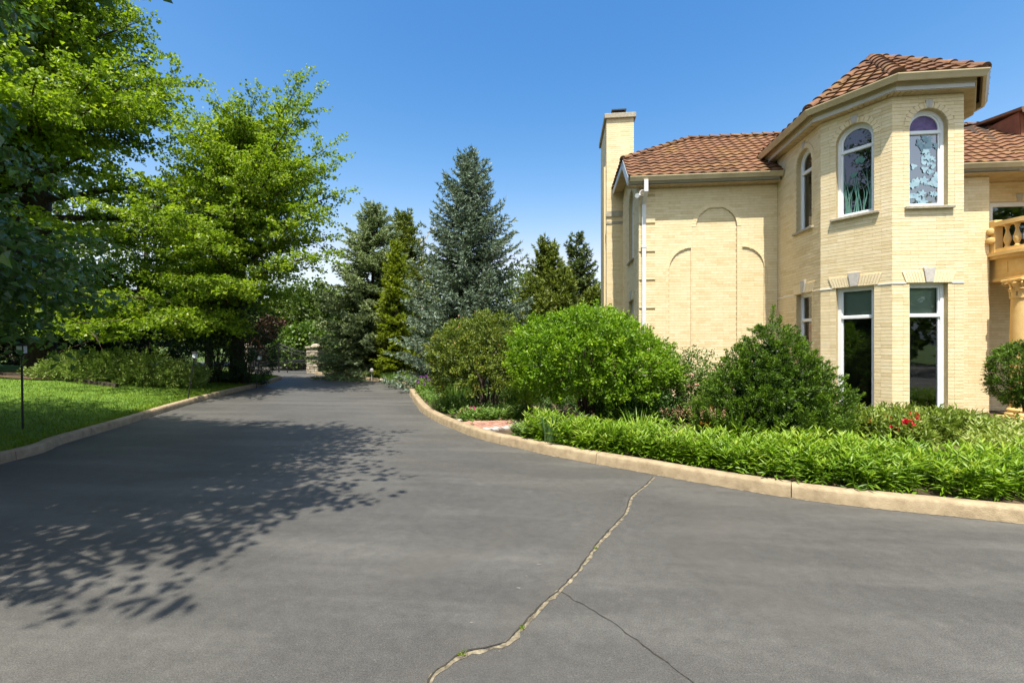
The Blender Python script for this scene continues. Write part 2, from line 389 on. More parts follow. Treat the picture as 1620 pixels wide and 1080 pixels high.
ground = MB().add([(-1200,-600,-.06),(1200,-600,-.06),(1200,1800,-.06),(-1200,1800,-.06)], [(0,1,2,3)]).build('ground', M['ground']); tag(ground, kind='structure')
drive = MB().poly([(p.x,p.y,0) for p in LK]+[(-20.5,27.5,0),(-24,33,0),(-19,35,0),(-15.3,27,0)]+[(p.x,p.y,0) for p in RK]+[(30,10,0),(30,-22,0)]).build('driveway', M['asphalt'], recalc=False); tag(drive, kind='structure')
for p in drive.data.polygons:
    if p.normal.z < 0: p.flip()
road = MB().add([(-60,30.5,-.02),(-15,36.5,-.02),(-16,43,-.02),(-61,37,-.02)], [(0,1,2,3)]).build('road', M['asphalt']); tag(road, kind='structure')

def kerb_body(name, pts, seed):
    rng = random.Random(seed); root = empty(name, (pts[0].x, pts[0].y, 0), kind='structure')
    prof = [(0,-.05),(-.014,.118),(-.028,.142),(-.05,.152),(-.17,.152),(-.19,.14),(-.19,-.05)]
    i = 0
    while i < len(pts)-3:
        n = rng.choice((8,9,10,12)); seg = pts[i:min(i+n+1, len(pts))]
        if len(seg) < 3: break
        path = [Vector((p.x,p.y,0)) for p in seg]
        d0 = (path[1]-path[0]).normalized(); d1 = (path[-1]-path[-2]).normalized()
        path[0] += d0*.005; path[-1] -= d1*.005
        dz = rng.uniform(-.005,.005)
        MB().sweep([(p.x,p.y,dz) for p in path], prof).build('kerb_segment', M['kerb'], root, smooth=True); i += n
    return root
kerb_body('kerb_left', LK, 3); kerb_body('kerb_right', RK, 4)

# lawn (rises away from the left kerb) and planting bed ground
LKn = [p for p in LK if p.y > -14]
def spine(t): return Vector((-42+10*t, -14+40*t))
def lawn_z(d): return .135+.105*d-.0028*d*d if d < 14 else lawn_z(13.999)
lawnV, lawnF = [], []; NT = 40
for i, p in enumerate(LKn):
    nxt = LKn[min(i+1,len(LKn)-1)]; prv = LKn[max(i-1,0)]; tn = (nxt-prv).normalized(); q0 = p+Vector((-tn.y,tn.x))*.17
    s_ = spine(i/(len(LKn)-1))
    for k in range(NT+1):
        f = (k/NT)**1.6; q = q0.lerp(s_, f); dd = (q-q0).length
        lawnV.append((q.x,q.y,lawn_z(min(dd,13.99)*(1 if p.y < 17 else max(.15, 1-(p.y-17)/6)))))
for i in range(len(LKn)-1):
    for k in range(NT):
        a = i*(NT+1)+k; lawnF.append((a,a+NT+1,a+NT+2,a+1))
lawn_b = MB(); lawn_b.add(lawnV, lawnF); lawn = lawn_b.build('lawn', M['turf'], smooth=True); tag(lawn, kind='structure')
for p in lawn.data.polygons:
    if p.normal.z < 0: p.flip()
LV = np.array(lawnV).reshape(len(LKn), NT+1, 3)
def lawn_at(x, y):
    d = (LV[:,:,0]-x)**2+(LV[:,:,1]-y)**2; return float(LV[:,:,2].ravel()[d.argmin()])
def bed_off(x, y):     # signed distance from the right kerb line, positive on the bed side
    v = Vector((x,y)); j_ = min(range(1,len(RK)-1), key=lambda i: (RK[i]-v).length_squared); t_ = (RK[j_+1]-RK[j_-1]).normalized()
    return (v-RK[j_]).dot(Vector((-t_.y,t_.x)))
bedpoly = []
for i, p in enumerate(RK):
    t = (RK[min(i+1,len(RK)-1)]-RK[max(i-1,0)]).normalized(); q = p+Vector((-t.y,t.x))*.16; bedpoly.append((q.x,q.y,.11))
bed = MB().poly(bedpoly+[(40,20,.11),(40,60,.11),(-13,60,.11),(-13.6,27,.11)]).build('garden_soil', M['soil'], recalc=False); tag(bed, kind='structure')
for p in bed.data.polygons:
    if p.normal.z < 0: p.flip()

# cracks and joints in the drive: thin strips lying on the asphalt
def strip(pts, w, mat, name, seed, z=.004, jit=.012):
    rng = random.Random(seed); fine = resample(catmull(pts, .04), .045); vs_ = []; fs = []
    for i, p in enumerate(fine):
        t = (fine[min(i+1,len(fine)-1)]-fine[max(i-1,0)]).normalized(); n = Vector((-t.y,t.x)); c = p+n*rng.uniform(-jit,jit); ww = w*rng.uniform(.45,1.25)
        vs_ += [(c.x+n.x*ww/2, c.y+n.y*ww/2, z), (c.x-n.x*ww/2, c.y-n.y*ww/2, z)]
    for i in range(len(fine)-1): fs.append((2*i,2*i+1,2*i+3,2*i+2))
    return MB().add(vs_, fs).build(name, mat, drive)
crk = [gr(*p)[:2] for p in ((1035,755),(1018,772),(1000,786),(990,812),(965,840),(942,868),(915,905),(885,936),(850,968),(826,995),(803,1018),(768,1028),(732,1036),(706,1056),(680,1080))]+[(-.62,1.9),(-.85,1.4),(-.95,.6)]
def smear(pts, w, shift, seed):
    fine = resample(catmull(pts, .05), .08); rng = random.Random(seed); V = []; T = []; r_ = []
    for i, p in enumerate(fine):
        t = (fine[min(i+1,len(fine)-1)]-fine[max(i-1,0)]).normalized(); n = Vector((-t.y,t.x)); ends = min(1, i/6, (len(fine)-1-i)/6)
        for k, (f, a) in enumerate(((-.5,0),(-.18,.75),(.1,1),(.5,0))):
            c = p+n*(w*f+shift); V.append((c.x,c.y,.0025)); r_.append(a*ends)
    for i in range(len(fine)-1):
        for k in range(3): b = i*4+k; T += [(b,b+1,b+5),(b,b+5,b+4)]
    return tri_mesh('dust_smear', np.array(V), np.array(T), M['dust'], drive, np.array(r_))
smear(crk, .42, -.06, 1); smear([gr(*p)[:2] for p in ((1180,800),(1120,860),(1200,940),(1330,1010),(1380,1075))], .8, 0, 2); smear([gr(*p)[:2] for p in ((600,720),(740,745),(900,770),(1010,790))], .8, 0, 3)
smear([gr(*p)[:2] for p in ((560,960),(650,900),(760,860),(840,820))], .6, 0, 4)
srng = random.Random(77)
for px, py, r in ((853,893,.020),(833,911,.014),(820,930,.018),(878,872,.016),(790,1030,.010),(777,950,.009),(745,985,.014),(905,860,.012),(660,840,.012)):
    c = gr(px,py); n_ = 11; el_ = srng.uniform(1,2.2)
    MB().add([(c.x+r*.5*el_*math.cos(2*math.pi*i/n_)*srng.uniform(.5,1.2), c.y+r*.5*math.sin(2*math.pi*i/n_)*srng.uniform(.5,1.2), .0035) for i in range(n_)], [tuple(range(n_))]).build('splat', M['dustspot'], drive)
strip(crk, .036, M['crackfill'], 'crack_filler', 1, .004, .010)
strip([(x-.012,y+.012) for x, y in crk], .013, M['crackdark'], 'crack', 2, .0075, .006)
strip([gr(*p)[:2] for p in ((888,936),(915,953),(955,975),(1020,1022),(1060,1052),(1100,1080))]+[(1.05,2.1),(1.3,1.7)], .007, M['crackfine'], 'crack', 5, .0045, .008)
strip([gr(*p)[:2] for p in ((430,706),(500,704),(560,703),(640,700),(735,691))], .022, M['crackfill'], 'crack_filler', 6, .004, .02)

kf = []
for i in range(20, len(RK)-2):
    kf.append((RK[i].x, RK[i].y))
strip([(x+.012*math.sin(i*1.7), y-.012) for i, (x, y) in enumerate(kf[::2])], .03, M['crackfill'], 'grit_line', 8, .004, .012)
wr_ = np.random.default_rng(5)
for k, i_ in enumerate((5,9,12)):
    cx_, cy_ = crk[i_]; n_ = 26; A0 = wr_.normal(size=(n_,3))*.7+np.array([0,0,.7]); P0 = np.array([cx_,cy_,.006])+wr_.normal(size=(n_,3))*np.array([.012,.012,0])
    V_, T_, r0 = leaf_arrays(P0, A0, wr_.normal(size=(n_,3))+np.array([0,0,1.]), .017, .007, wr_.random(n_)); wd = tri_mesh('weed', V_, T_, M['grass'], None, r0)
    tag(wd, ('tiny weed in the drive crack, nearest the kerb','tiny weed in the middle of the drive crack','tiny weed in the drive crack, nearest the viewer')[k], 'weed', 'weeds in the drive crack')

# ================================================================== HOUSE
CREAM = 'two storey cream brick house with clay tile roof, corner turret and balcony'
house = empty('house', (5.5,12.2,0), CREAM, 'house')
A_ = Vector((6.20,9.34)); B_ = Vector((7.43,9.34)); C_ = Vector((5.45,10.32)); D_ = Vector((8.18,10.32))
YM = 12.27; YR = 14.3; XL = 2.0
BH, BL, JT = .0677, .305, .006       # brick course, length, joint
brickpool = []                       # (object-part, centre, half-length, half-height, depth offset, dir, normal, material index)
def arc(cx, cz, r, a0, a1, n):
    return [(cx+r*math.cos(a0+(a1-a0)*i/n), cz+r*math.sin(a0+(a1-a0)*i/n)) for i in range(n+1)]
class Opening:
    """opening in a wall face (s along, z up); kind rect, arch, ql / qr (quarter arches)"""
    def __init__(s, s0, s1, z0, z1, kind='rect', ring=.0, recess=None): s.s0, s.s1, s.z0, s.z1, s.kind, s.ring, s.recess = s0, s1, z0, z1, kind, ring, recess
    def outline(s):
        w = s.s1-s.s0
        if s.kind == 'rect': return [(s.s0,s.z0),(s.s1,s.z0),(s.s1,s.z1),(s.s0,s.z1)]
        if s.kind == 'arch': return [(s.s0,s.z0),(s.s1,s.z0)]+arc((s.s0+s.s1)/2, s.z1-w/2, w/2, 0, math.pi, 16)
        if s.kind == 'ql': return [(s.s0,s.z0),(s.s1,s.z0)]+arc(s.s1, s.z1-w, w, math.pi/2, math.pi, 10)
        if s.kind == 'qr': return [(s.s0,s.z0),(s.s1,s.z0)]+arc(s.s0, s.z1-w, w, 0, math.pi/2, 10)
    def span(s, z, grow=0.0):
        """blocked interval of s at height z"""
        w = s.s1-s.s0
        if z < s.z0: return None
        if s.kind == 'rect': return (s.s0,s.s1) if z < s.z1 else None
        r = w/2 if s.kind == 'arch' else w
        zc = s.z1-r; cx = {'arch':(s.s0+s.s1)/2,'ql':s.s1,'qr':s.s0}[s.kind]
        if z < zc: return (s.s0, s.s1)
        rr = r+grow; h = z-zc
        if h >= rr: return None
        k = math.sqrt(rr*rr-h*h)
        if s.kind == 'arch': return (cx-k, cx+k)
        return (cx-k, cx) if s.kind == 'ql' else (cx, cx+k)
def wall(name, p0, p1, z0, z1, ops=(), breaks=(), raised=(), parent=house, reveal=.13, top=None, bricks=True, seed=0, label=None):
    """brick face from p0 to p1 (left to right seen from outside): recessed mortar sheet with holes and reveals, bricks collected singly"""
    p0, p1 = Vector(p0), Vector(p1); L = (p1-p0).length; e = (p1-p0)/L; n = Vector((e.y,-e.x)); rng = random.Random(seed)
    P = lambda s, z, o=0.0: Vector((p0.x+e.x*s+n.x*o, p0.y+e.y*s+n.y*o, z))
    mb = MB(); outer = [(0,z0),(L,z0),(L,z1),(0,z1)] if top is None else [(0,z0),(L,z0)]+top
    mb.poly([P(s,z,-.006) for s, z in outer], [[P(s,z,-.006) for s, z in o.outline()] for o in ops])
    for o in ops:
        ol = o.outline(); dep = o.recess or reveal
        ring = [P(s,z,-.0055) for s, z in ol]+[P(s,z,-dep) for s, z in ol]; k = len(ol)
        mb.add(ring, [(i,(i+1)%k,(i+1)%k+k,i+k) for i in range(k)])
        if o.recess: mb.poly([P(s,z,-dep-.006) for s, z in ol])
    w = mb.build(name, M['mortar'], house, recalc=False)
    if label: w['label'] = label
    if not bricks: return w, P
    nz = int(round((z1-z0)/BH))
    def emit(s0, s1, zc, off):
        if s1-s0 < .03: return
        brickpool.append((w, P((s0+s1)/2, zc, off), (s1-s0)/2-JT*.22, BH/2-JT/2, e, n, rng.random()))
    for c in range(nz):
        zb = z0+c*BH; zc = zb+BH/2
        off = -BL*.5 if c % 2 else -BL*rng.uniform(.95,1.0)
        marks = [0.0]
        s = off+BL
        while s < L: marks.append(s); s += BL
        marks.append(L)
        for bs, bz0, bz1 in breaks:
            if bz0 <= zc < bz1: marks.append(bs)
        brk_ = [bs for bs, bz0, bz1 in breaks if bz0 <= zc < bz1]
        edges_ = [0.0, L]+brk_
        marks = sorted(set(round(x,4) for x in marks if x in edges_ or all(abs(x-q_) > .06 for q_ in edges_)))
        blk = []
        for o in ops:
            a = o.span(zc, o.ring)
            if a: blk.append((a[0],a[1],o))
        tzone = [r for r in raised if r[0] == 'limit']
        for a, b in zip(marks[:-1], marks[1:]):
            parts = [(a,b)]
            for x0, x1, o in blk:
                nw = []
                for u, v in parts:
                    if v <= x0 or u >= x1: nw.append((u,v)); continue
                    if u < x0: nw.append((u,x0))
                    if v > x1: nw.append((x1,v))
                parts = nw
            for u, v in parts:
                offs = .0; skip = False
                for r in raised:
                    if r[0] == 'quoin' and u < r[1]:
                        offs = .018
                        if c % 11 == r[2]: skip = True
                if top is not None:
                    # stay below a sloping top
                    zt = min(_top_at(top, u), _top_at(top, v))
                    if zb+BH > zt: skip = True
                if not skip: emit(u, v, zc, offs)
        for o in ops:            # bricks inside shallow recessed panels
            if not o.recess: continue
            a = o.span(zc)
            if not a: continue
            mk = sorted(set([a[0],a[1]]+[m for m in marks if a[0] < m < a[1]]))
            for u, v in zip(mk[:-1], mk[1:]): emit(u, v, zc, -o.recess)
    return w, P
def _top_at(top, s):
    pts = sorted(top)
    for (a, za), (b, zb) in zip(pts[:-1], pts[1:]):
        if a <= s <= b: return za+(zb-za)*((s-a)/(b-a) if b > a else 0)
    return pts[-1][1]
def arch_ring(P, o, w, th=.012, parent=None, dark=False):
    """soldier bricks round an arched head"""
    cx = (o.s0+o.s1)/2; r = (o.s1-o.s0)/2; zc = o.z1-r
    a0, a1 = 0, math.pi
    if o.kind == 'ql': cx = o.s1; r = o.s1-o.s0; zc = o.z1-r; a0, a1 = math.pi/2, math.pi
    if o.kind == 'qr': cx = o.s0; r = o.s1-o.s0; zc = o.z1-r; a0, a1 = 0, math.pi/2
    n = max(5, int(round(r*(a1-a0)/.072))); mb = MB()
    for i in range(n):
        t0 = a0+(a1-a0)*(i+.05)/n; t1 = a0+(a1-a0)*(i+.95)/n
        q = [(cx+rr*math.cos(t), zc+rr*math.sin(t)) for rr, t in ((r,t0),(r+w,t0),(r+w,t1),(r,t1))]
        f = [P(s,z,th) for s, z in q]; b = [P(s,z,-.02) for s, z in q]
        mb.add(f+b, [(0,1,2,3),(0,4,5,1),(1,5,6,2),(2,6,7,3),(3,7,4,0)])
    ob = mb.build('arch_course', M['brick'], parent); return ob
def keystone(P, cx, z0, z1, w0, w1, parent, th=.035):
    q = [(cx-w0/2,z0),(cx+w0/2,z0),(cx+w1/2,z1),(cx-w1/2,z1)]
    f = [P(s,z,th) for s, z in q]; b = [P(s,z,-.02) for s, z in q]
    o = MB().add(f+b, [(0,1,2,3),(4,7,6,5),(0,4,5,1),(1,5,6,2),(2,6,7,3),(3,7,4,0)]).build('keystone', M['stone'], parent); return bevel(o, .004)
def flat_lintel(P, o, z0, z1, parent):
    cx = (o.s0+o.s1)/2; hw0 = (o.s1-o.s0)/2+.06; hw1 = hw0+.075; n = 7; kw = .15
    for sg in (-1, 1):
        for i in range(n):
            t0, t1 = i/n, (i+1)/n
            b0, b1 = kw*.42+(hw0-kw*.42)*t0+.003, kw*.42+(hw0-kw*.42)*t1-.003
            u0, u1 = kw*.66+(hw1-kw*.66)*t0+.003, kw*.66+(hw1-kw*.66)*t1-.003
            q = [(cx+sg*b0,z0),(cx+sg*b1,z0),(cx+sg*u1,z1),(cx+sg*u0,z1)]
            f = [P(s,z,.016) for s, z in q]; bk = [P(s,z,-.02) for s, z in q]
            MB().add(f+bk, [(0,1,2,3),(4,7,6,5),(0,4,5,1),(1,5,6,2),(2,6,7,3),(3,7,4,0)]).build('lintel_brick', M['brick_b'], parent)
    keystone(P, cx, z0+.002, z1+.07, kw*.8, kw*1.4, parent)
def window(P, o, parent, transom, glass, etched=None, blind=None, glass_top=None, back='dark', fr=.055, rev=.10, name='window'):
    """white framed window in an opening: frame, transom, panes, and what shows behind them"""
    root = empty(name, P((o.s0+o.s1)/2, o.z0, -rev)); root.parent = house; root.matrix_parent_inverse = Matrix.Translation(-house.location)
    def ringed(ol, inn, d0, d1, nm, mat):
        k = len(ol); mb = MB()
        vs_ = [P(s,z,d0) for s, z in ol]+[P(s,z,d0) for s, z in inn]+[P(s,z,d1) for s, z in ol]+[P(s,z,d1) for s, z in inn]
        fs = []
        for i in range(k):
            j = (i+1) % k; fs += [(i,j,k+j,k+i),(k+i,k+j,3*k+j,3*k+i),(2*k+i,2*k+j,j,i)]
        return mb.add(vs_, fs).build(nm, mat, root)
    ol = o.outline(); cx = (o.s0+o.s1)/2; cz = (o.z0+o.z1)/2
    def shrink(ol, t):
        if o.kind == 'rect': return [(o.s0+t,o.z0+t),(o.s1-t,o.z0+t),(o.s1-t,o.z1-t),(o.s0+t,o.z1-t)]
        w = o.s1-o.s0; return [(o.s0+t,o.z0+t),(o.s1-t,o.z0+t)]+arc(cx, o.z1-w/2, w/2-t, 0, math.pi, 16)
    i1 = shrink(ol, fr); i2 = shrink(ol, fr+.03)
    ringed(ol, i1, -rev, -rev-.07, 'frame', M['white']); ringed(i1, i2, -rev-.02, -rev-.06, 'sash', M['white'])
    t = transom; m = MB(); q = [P(s,z,d) for d in (-rev+.004,-rev-.066) for s, z in ((o.s0+fr*.9,t-.035),(o.s1-fr*.9,t-.035),(o.s1-fr*.9,t+.035),(o.s0+fr*.9,t+.035))]
    bevel(m.add(q, [(0,1,2,3),(4,7,6,5),(0,4,5,1),(1,5,6,2),(2,6,7,3),(3,7,4,0)]).build('transom', M['white'], root), .01)
    a, b = o.s0+fr+.02, o.s1-fr-.02
    pl = MB().poly([P(s,z,-rev-.04) for s, z in ((a,o.z0+fr+.02),(b,o.z0+fr+.02),(b,t),(a,t))]).build('pane', glass, root)
    top = [(a,t),(b,t),(b,o.z1-fr-.02),(a,o.z1-fr-.02)] if o.kind == 'rect' else [(a,t)]+[(b,t)]+[(s,z) for s, z in i2[2:] if z > t]
    MB().poly([P(s,z,-rev-.04) for s, z in top]).build('pane', glass_top or glass, root)
    outv = P(0,0,1)-P(0,0,0)
    for ch_ in root.children:
        if ch_.name.startswith('pane'):
            for p_ in ch_.data.polygons:
                if p_.normal.dot(outv) < 0: p_.flip()
    bz = [(o.s0-.02,o.z0-.02),(o.s1+.02,o.z0-.02),(o.s1+.02,o.z1+.02),(o.s0-.02,o.z1+.02)]
    # a shallow dim room behind
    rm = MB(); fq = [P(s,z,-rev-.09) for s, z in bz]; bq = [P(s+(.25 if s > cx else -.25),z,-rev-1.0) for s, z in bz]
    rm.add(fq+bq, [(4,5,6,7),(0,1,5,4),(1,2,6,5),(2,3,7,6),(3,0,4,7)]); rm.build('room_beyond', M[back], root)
    if blind: MB().poly([P(s,z,-rev-.12) for s, z in ((a-.02,blind[0]),(b+.02,blind[0]),(b+.02,blind[1]),(a-.02,blind[1]))]).build('blind', M[blind[2]], root)
    if etched: etched(P, a, b, o.z0+fr+.02, t, -rev-.034, root)
    return root
def sill(P, o, parent, ext=.09, th=.055, out=.06):
    s0, s1, z = o.s0-ext, o.s1+ext, o.z0
    q = [P(s,zz,d) for d in (out,-.1) for s, zz in ((s0,z-th),(s1,z-th),(s1,z),(s0,z))]
    return bevel(MB().add(q, [(0,1,2,3),(4,7,6,5),(0,4,5,1),(1,5,6,2),(2,6,7,3),(3,7,4,0)]).build('sill', M['sill'], parent), .008)
def etch_grass(P, a, b, z0, z1, d, root):
    rng = random.Random(11); mb = MB(); w = b-a
    for i in range(26):
        s = a+w*rng.uniform(.05,.95); h = (z1-z0)*rng.uniform(.25,.78); lean = rng.uniform(-.25,.25)*w; th = rng.uniform(.012,.028); pts = []
        for k in range(7):
            t = k/6; pts.append((min(b-.02,max(a+.02,s+lean*t*t+.02*math.sin(5*t+i))), z0+h*t, th*(1-t)**.6+.002))
        dd = d+i*.0003
        vs_ = [P(x-q/2,z,dd) for x, z, q in pts]+[P(x+q/2,z,dd) for x, z, q in pts]
        mb.add(vs_, [(k,k+1,k+8,k+7) for k in range(6)])
    for i in range(5):
        s = a+w*rng.uniform(.3,.7); z = z0+(z1-z0)*rng.uniform(.55,.85)
        mb.poly([P(min(b-.01,max(a+.01,s+.05*math.cos(q)*(1+.3*math.sin(3*q)))), z+.05*math.sin(q), d+.009+i*.0003) for q in [j*2*math.pi/14 for j in range(14)]])
    mb.build('etched_pattern', M['etch'], root)
def etch_flowers(P, a, b, z0, z1, d, root):
    rng = random.Random(5); mb = MB(); w = b-a
    for i in range(46):
        z = z0+(z1-z0)*rng.uniform(0,.95); s = a+w*rng.uniform(.05,.95)
        if z > z0+(z1-z0)*.35 and s < a+w*.45 and rng.random() < .6: continue
        r = rng.uniform(.03,.075); ph = rng.uniform(0,6); k = rng.choice((2,3,5))
        mb.poly([P(min(b-.005,max(a+.005,s+r*math.cos(q)*(1+.35*math.sin(k*q+ph)))), min(z1-.03,max(z0+.005,z+r*math.sin(q)*(1+.35*math.sin(k*q+ph)))), d+i*.0003) for q in [j*2*math.pi/18 for j in range(18)]])
    mb.build('etched_pattern', M['etch_b'], root)

ZS_T = 6.46        # turret soffit
def turret_ops(c, h=.33):
    return Opening(c-h, c+h, 4.37, 6.21, 'arch', .10), Opening(c-h, c+h, .45, 2.94)
def turret_face(name, p0, p1, c, seed, **kw):
    up, lo = turret_ops(c); br = []
    for sg in (-1, 1):
        br += [(c+sg*.44, .1, 2.94), (c+sg*.44, 4.37, 5.9)]
    w, P = wall(name, p0, p1, -.05, ZS_T, [up, lo], br, seed=seed)
    arch_ring(P, up, .10, parent=w); keystone(P, c, up.z1+.005, up.z1+.155, .09, .13, w, .02)
    flat_lintel(P, lo, lo.z1+.002, lo.z1+.21, w)
    sill(P, up, w); sill(P, lo, w, .06)
    L = (Vector(p1)-Vector(p0)).length
    for s0, s1 in ((.0,lo.s0-.062),(lo.s1+.062,L)):
        MB().add([P(s,z,d) for d in (.012,-.01) for s, z in ((s0+.002,2.925),(s1,2.925),(s1,2.943),(s0+.002,2.943))], [(0,1,2,3),(4,7,6,5),(0,4,5,1),(1,5,6,2),(2,6,7,3),(3,7,4,0)]).build('drip_strip', M['white'], w)
    return w, P, up, lo
w2, P2, u2, l2 = turret_face('turret_wall', C_, A_, .617, 2)
window(P2, u2, w2, 5.72, M['glass'], etch_grass); window(P2, l2, w2, 2.33, M['glass'], blind=(2.33,2.92,'blind'))
w3, P3, u3, l3 = turret_face('turret_wall', A_, B_, .63, 3)
window(P3, u3, w3, 5.80, M['glass_blue'], etch_flowers, glass_top=M['purple']); window(P3, l3, w3, 2.33, M['glass'], blind=(2.33,2.92,'blind'))
w1, P1, u1, l1 = turret_face('turret_wall', (5.45,YM), C_, 1.27, 1)
window(P1, u1, w1, 5.72, M['glass']); window(P1, l1, w1, 2.33, M['glass'], blind=(.5,2.25,'red'))
wall('turret_wall', B_, D_, -.05, ZS_T, seed=4, bricks=False); wall('turret_wall', D_, (8.18,YM), -.05, ZS_T, seed=5, bricks=False)
# main facade of the wing with shallow blind arches
ZS = 5.87
bc = Opening(1.45,2.47,.0,5.33,'arch',.0,.032); bl = Opening(.78,1.325,.0,4.28,'ql',.0,.026); brr = Opening(2.60,3.13,.0,4.28,'qr',.0,.026)
wm, PM = wall('facade_wall', (XL,YM), (5.45,YM), -.05, ZS, [bc,bl,brr], [(1.36,0,4.82),(2.565,0,4.82),(.69,0,3.7),(3.21,0,3.7),(.42,-1,9)], [('quoin',.41,7)], seed=7)
arch_ring(PM, bc, .10, .006, wm)
arch_ring(PM, bl, .10, .005, wm); arch_ring(PM, brr, .10, .005, wm)
# facade to the right of the turret, towards the entry
wE, PE = wall('facade_wall', (8.18,YM), (10.32,YM), -.05, ZS, seed=8)
# left flank with gable
gtop = [(4.06,ZS),(2.9,6.85),(1.3,6.85),(0,ZS)]
sa = Opening(2.30,3.20,4.2,6.25,'arch',.0); sb = Opening(2.30,3.20,1.1,3.05)
ws, PS = wall('flank_wall', (XL,YM+4.06), (XL,YM), -.05, 6.9, [sa,sb], [], [], top=gtop, seed=9)
arch_ring(PS, sa, .10, .012, ws); sill(PS, sa, ws); sill(PS, sb, ws); flat_lintel(PS, sb, 3.052, 3.26, ws)
window(PS, sa, ws, 5.7, M['glass']); window(PS, sb, ws, 2.4, M['glass'])
wall('rear_wall', (16,YM+4.06), (XL,YM+4.06), -.05, ZS, seed=10, bricks=False)
# recessed entry wall behind the balcony
YE = 12.75
wall('entry_wall', (10.32,YM), (10.32,YE), -.05, ZS, bricks=False)
ow = Opening(.42,1.75,4.05,5.35)
we, PEN = wall('entry_wall', (10.32,YE), (16,YE), -.05, ZS, [ow], seed=12)
window(PEN, ow, we, 5.30, M['glass'], fr=.07, rev=.03)
keystone(PEN, 1.085, 5.37, 5.55, .1, .16, we, .02)
wall('end_wall', (16,YE), (16,YM+4.06), -.05, ZS, bricks=False)

# chimney
ch = empty('chimney', (1.9,16.6,0)); ch.parent = house; ch.matrix_parent_inverse = Matrix.Translation(-house.location)
cx0, cx1, cy0, cy1, czt = 1.47, 2.36, 15.45, 17.7, 9.28
cw, PC = wall('chimney_wall', (cx0,cy0), (cx1,cy0), -.05, czt, seed=14)
wall('chimney_wall', (cx0,cy1), (cx0,cy0), -.05, czt, seed=15)
wall('chimney_wall', (cx1,cy0), (cx1,cy1), -.05, czt, seed=16, bricks=False); wall('chimney_wall', (cx1,cy1), (cx0,cy1), -.05, czt, bricks=False)
bevel(MB().bx(cx0-.07,cx1+.07,cy0-.07,cy1+.07,czt,czt+.16).build('chimney_cap', M['sill'], ch), .012)
MB().bx(cx0-.03,cx1-.1,cy0-.035,cy0+.02,6.02,6.2).build('stone_band', M['limestone'], ch); MB().bx(cx0-.02,cx1-.1,cy0-.02,cy0+.02,5.78,5.86).build('stone_band', M['limestone'], ch)
cc = MB(); cc.bx(cx0+.25,cx1-.25,cy0+.35,cy1-.9,czt+.17,czt+.42); cc.bx(cx0+.2,cx1-.2,cy0+.28,cy1-.82,czt+.42,czt+.46); cc.build('flue_cap', M['metal'], ch)
MB().box((cx0-.03,16.3,3.9),(.03,.55,3.9)).build('chimney_shoulder', M['brick_c'], ch)

# bricks: the 300 nearest on the turret as single pieces, all others joined per wall
unitbrick = {}
for k in ('brick','brick_b','brick_c'):
    m = MB(); v = []
    for z in (-1,1):
        for y, s_ in ((-1,1),(1,1)):
            for x in (-1,1): v.append((x,y,z))
    m.add(v, [(0,1,5,4),(0,4,6,2),(1,3,7,5),(4,5,7,6),(0,2,3,1)]); unitbrick[k] = m.mesh('brick', M[k], recalc=False)
def bmat(r): return 'brick' if r < .62 else ('brick_b' if r < .85 else 'brick_c')
cands = [(i, (b[1]-Vector((0,0,CAM_H))).length) for i, b in enumerate(brickpool) if b[0] in (w2,w3) and b[1].z > 1.0]
cands.sort(key=lambda t: t[1]); single = set(i for i, _ in cands[:300])
DEP = .012
byw = {}
for i, (w, c, hl, hz, e, n, r) in enumerate(brickpool):
    cc_ = c-Vector((n.x,n.y,0))*DEP
    if i in single:
        o = bpy.data.objects.new('brick', unitbrick[bmat(r)])
        rot = Matrix(((e.x,-n.x,0),(e.y,-n.y,0),(0,0,1))).to_4x4()
        COL.objects.link(o); o.parent = w
        o.matrix_basis = Matrix.Translation(cc_+Vector((n.x,n.y,0))*(r-.5)*.002) @ rot @ Matrix.Diagonal((hl,DEP,hz,1))
        o.matrix_parent_inverse = Matrix.Identity(4)
    else: byw.setdefault(w, []).append((cc_, hl, hz, e, n, r))
for w, lst in byw.items():
    mb = MB()
    for c, hl, hz, e, n, r in lst:
        mb.cur = {'brick':0,'brick_b':1,'brick_c':2}[bmat(r)]
        ax = Vector((e.x,e.y,0))*hl; ay = Vector((-n.x,-n.y,0))*DEP; az = Vector((0,0,hz)); c = c+Vector((n.x,n.y,0))*(r-.5)*.002
        v = [c+ax*x+ay*y+az*z for z in (-1,1) for y in (-1,1) for x in (-1,1)]
        mb.add(v, [(0,1,5,4),(0,4,6,2),(1,3,7,5),(4,5,7,6),(0,2,3,1)])
    o = mb.build('brickwork', [M['brick'],M['brick_b'],M['brick_c']], w, recalc=False); o['kind'] = 'stuff'

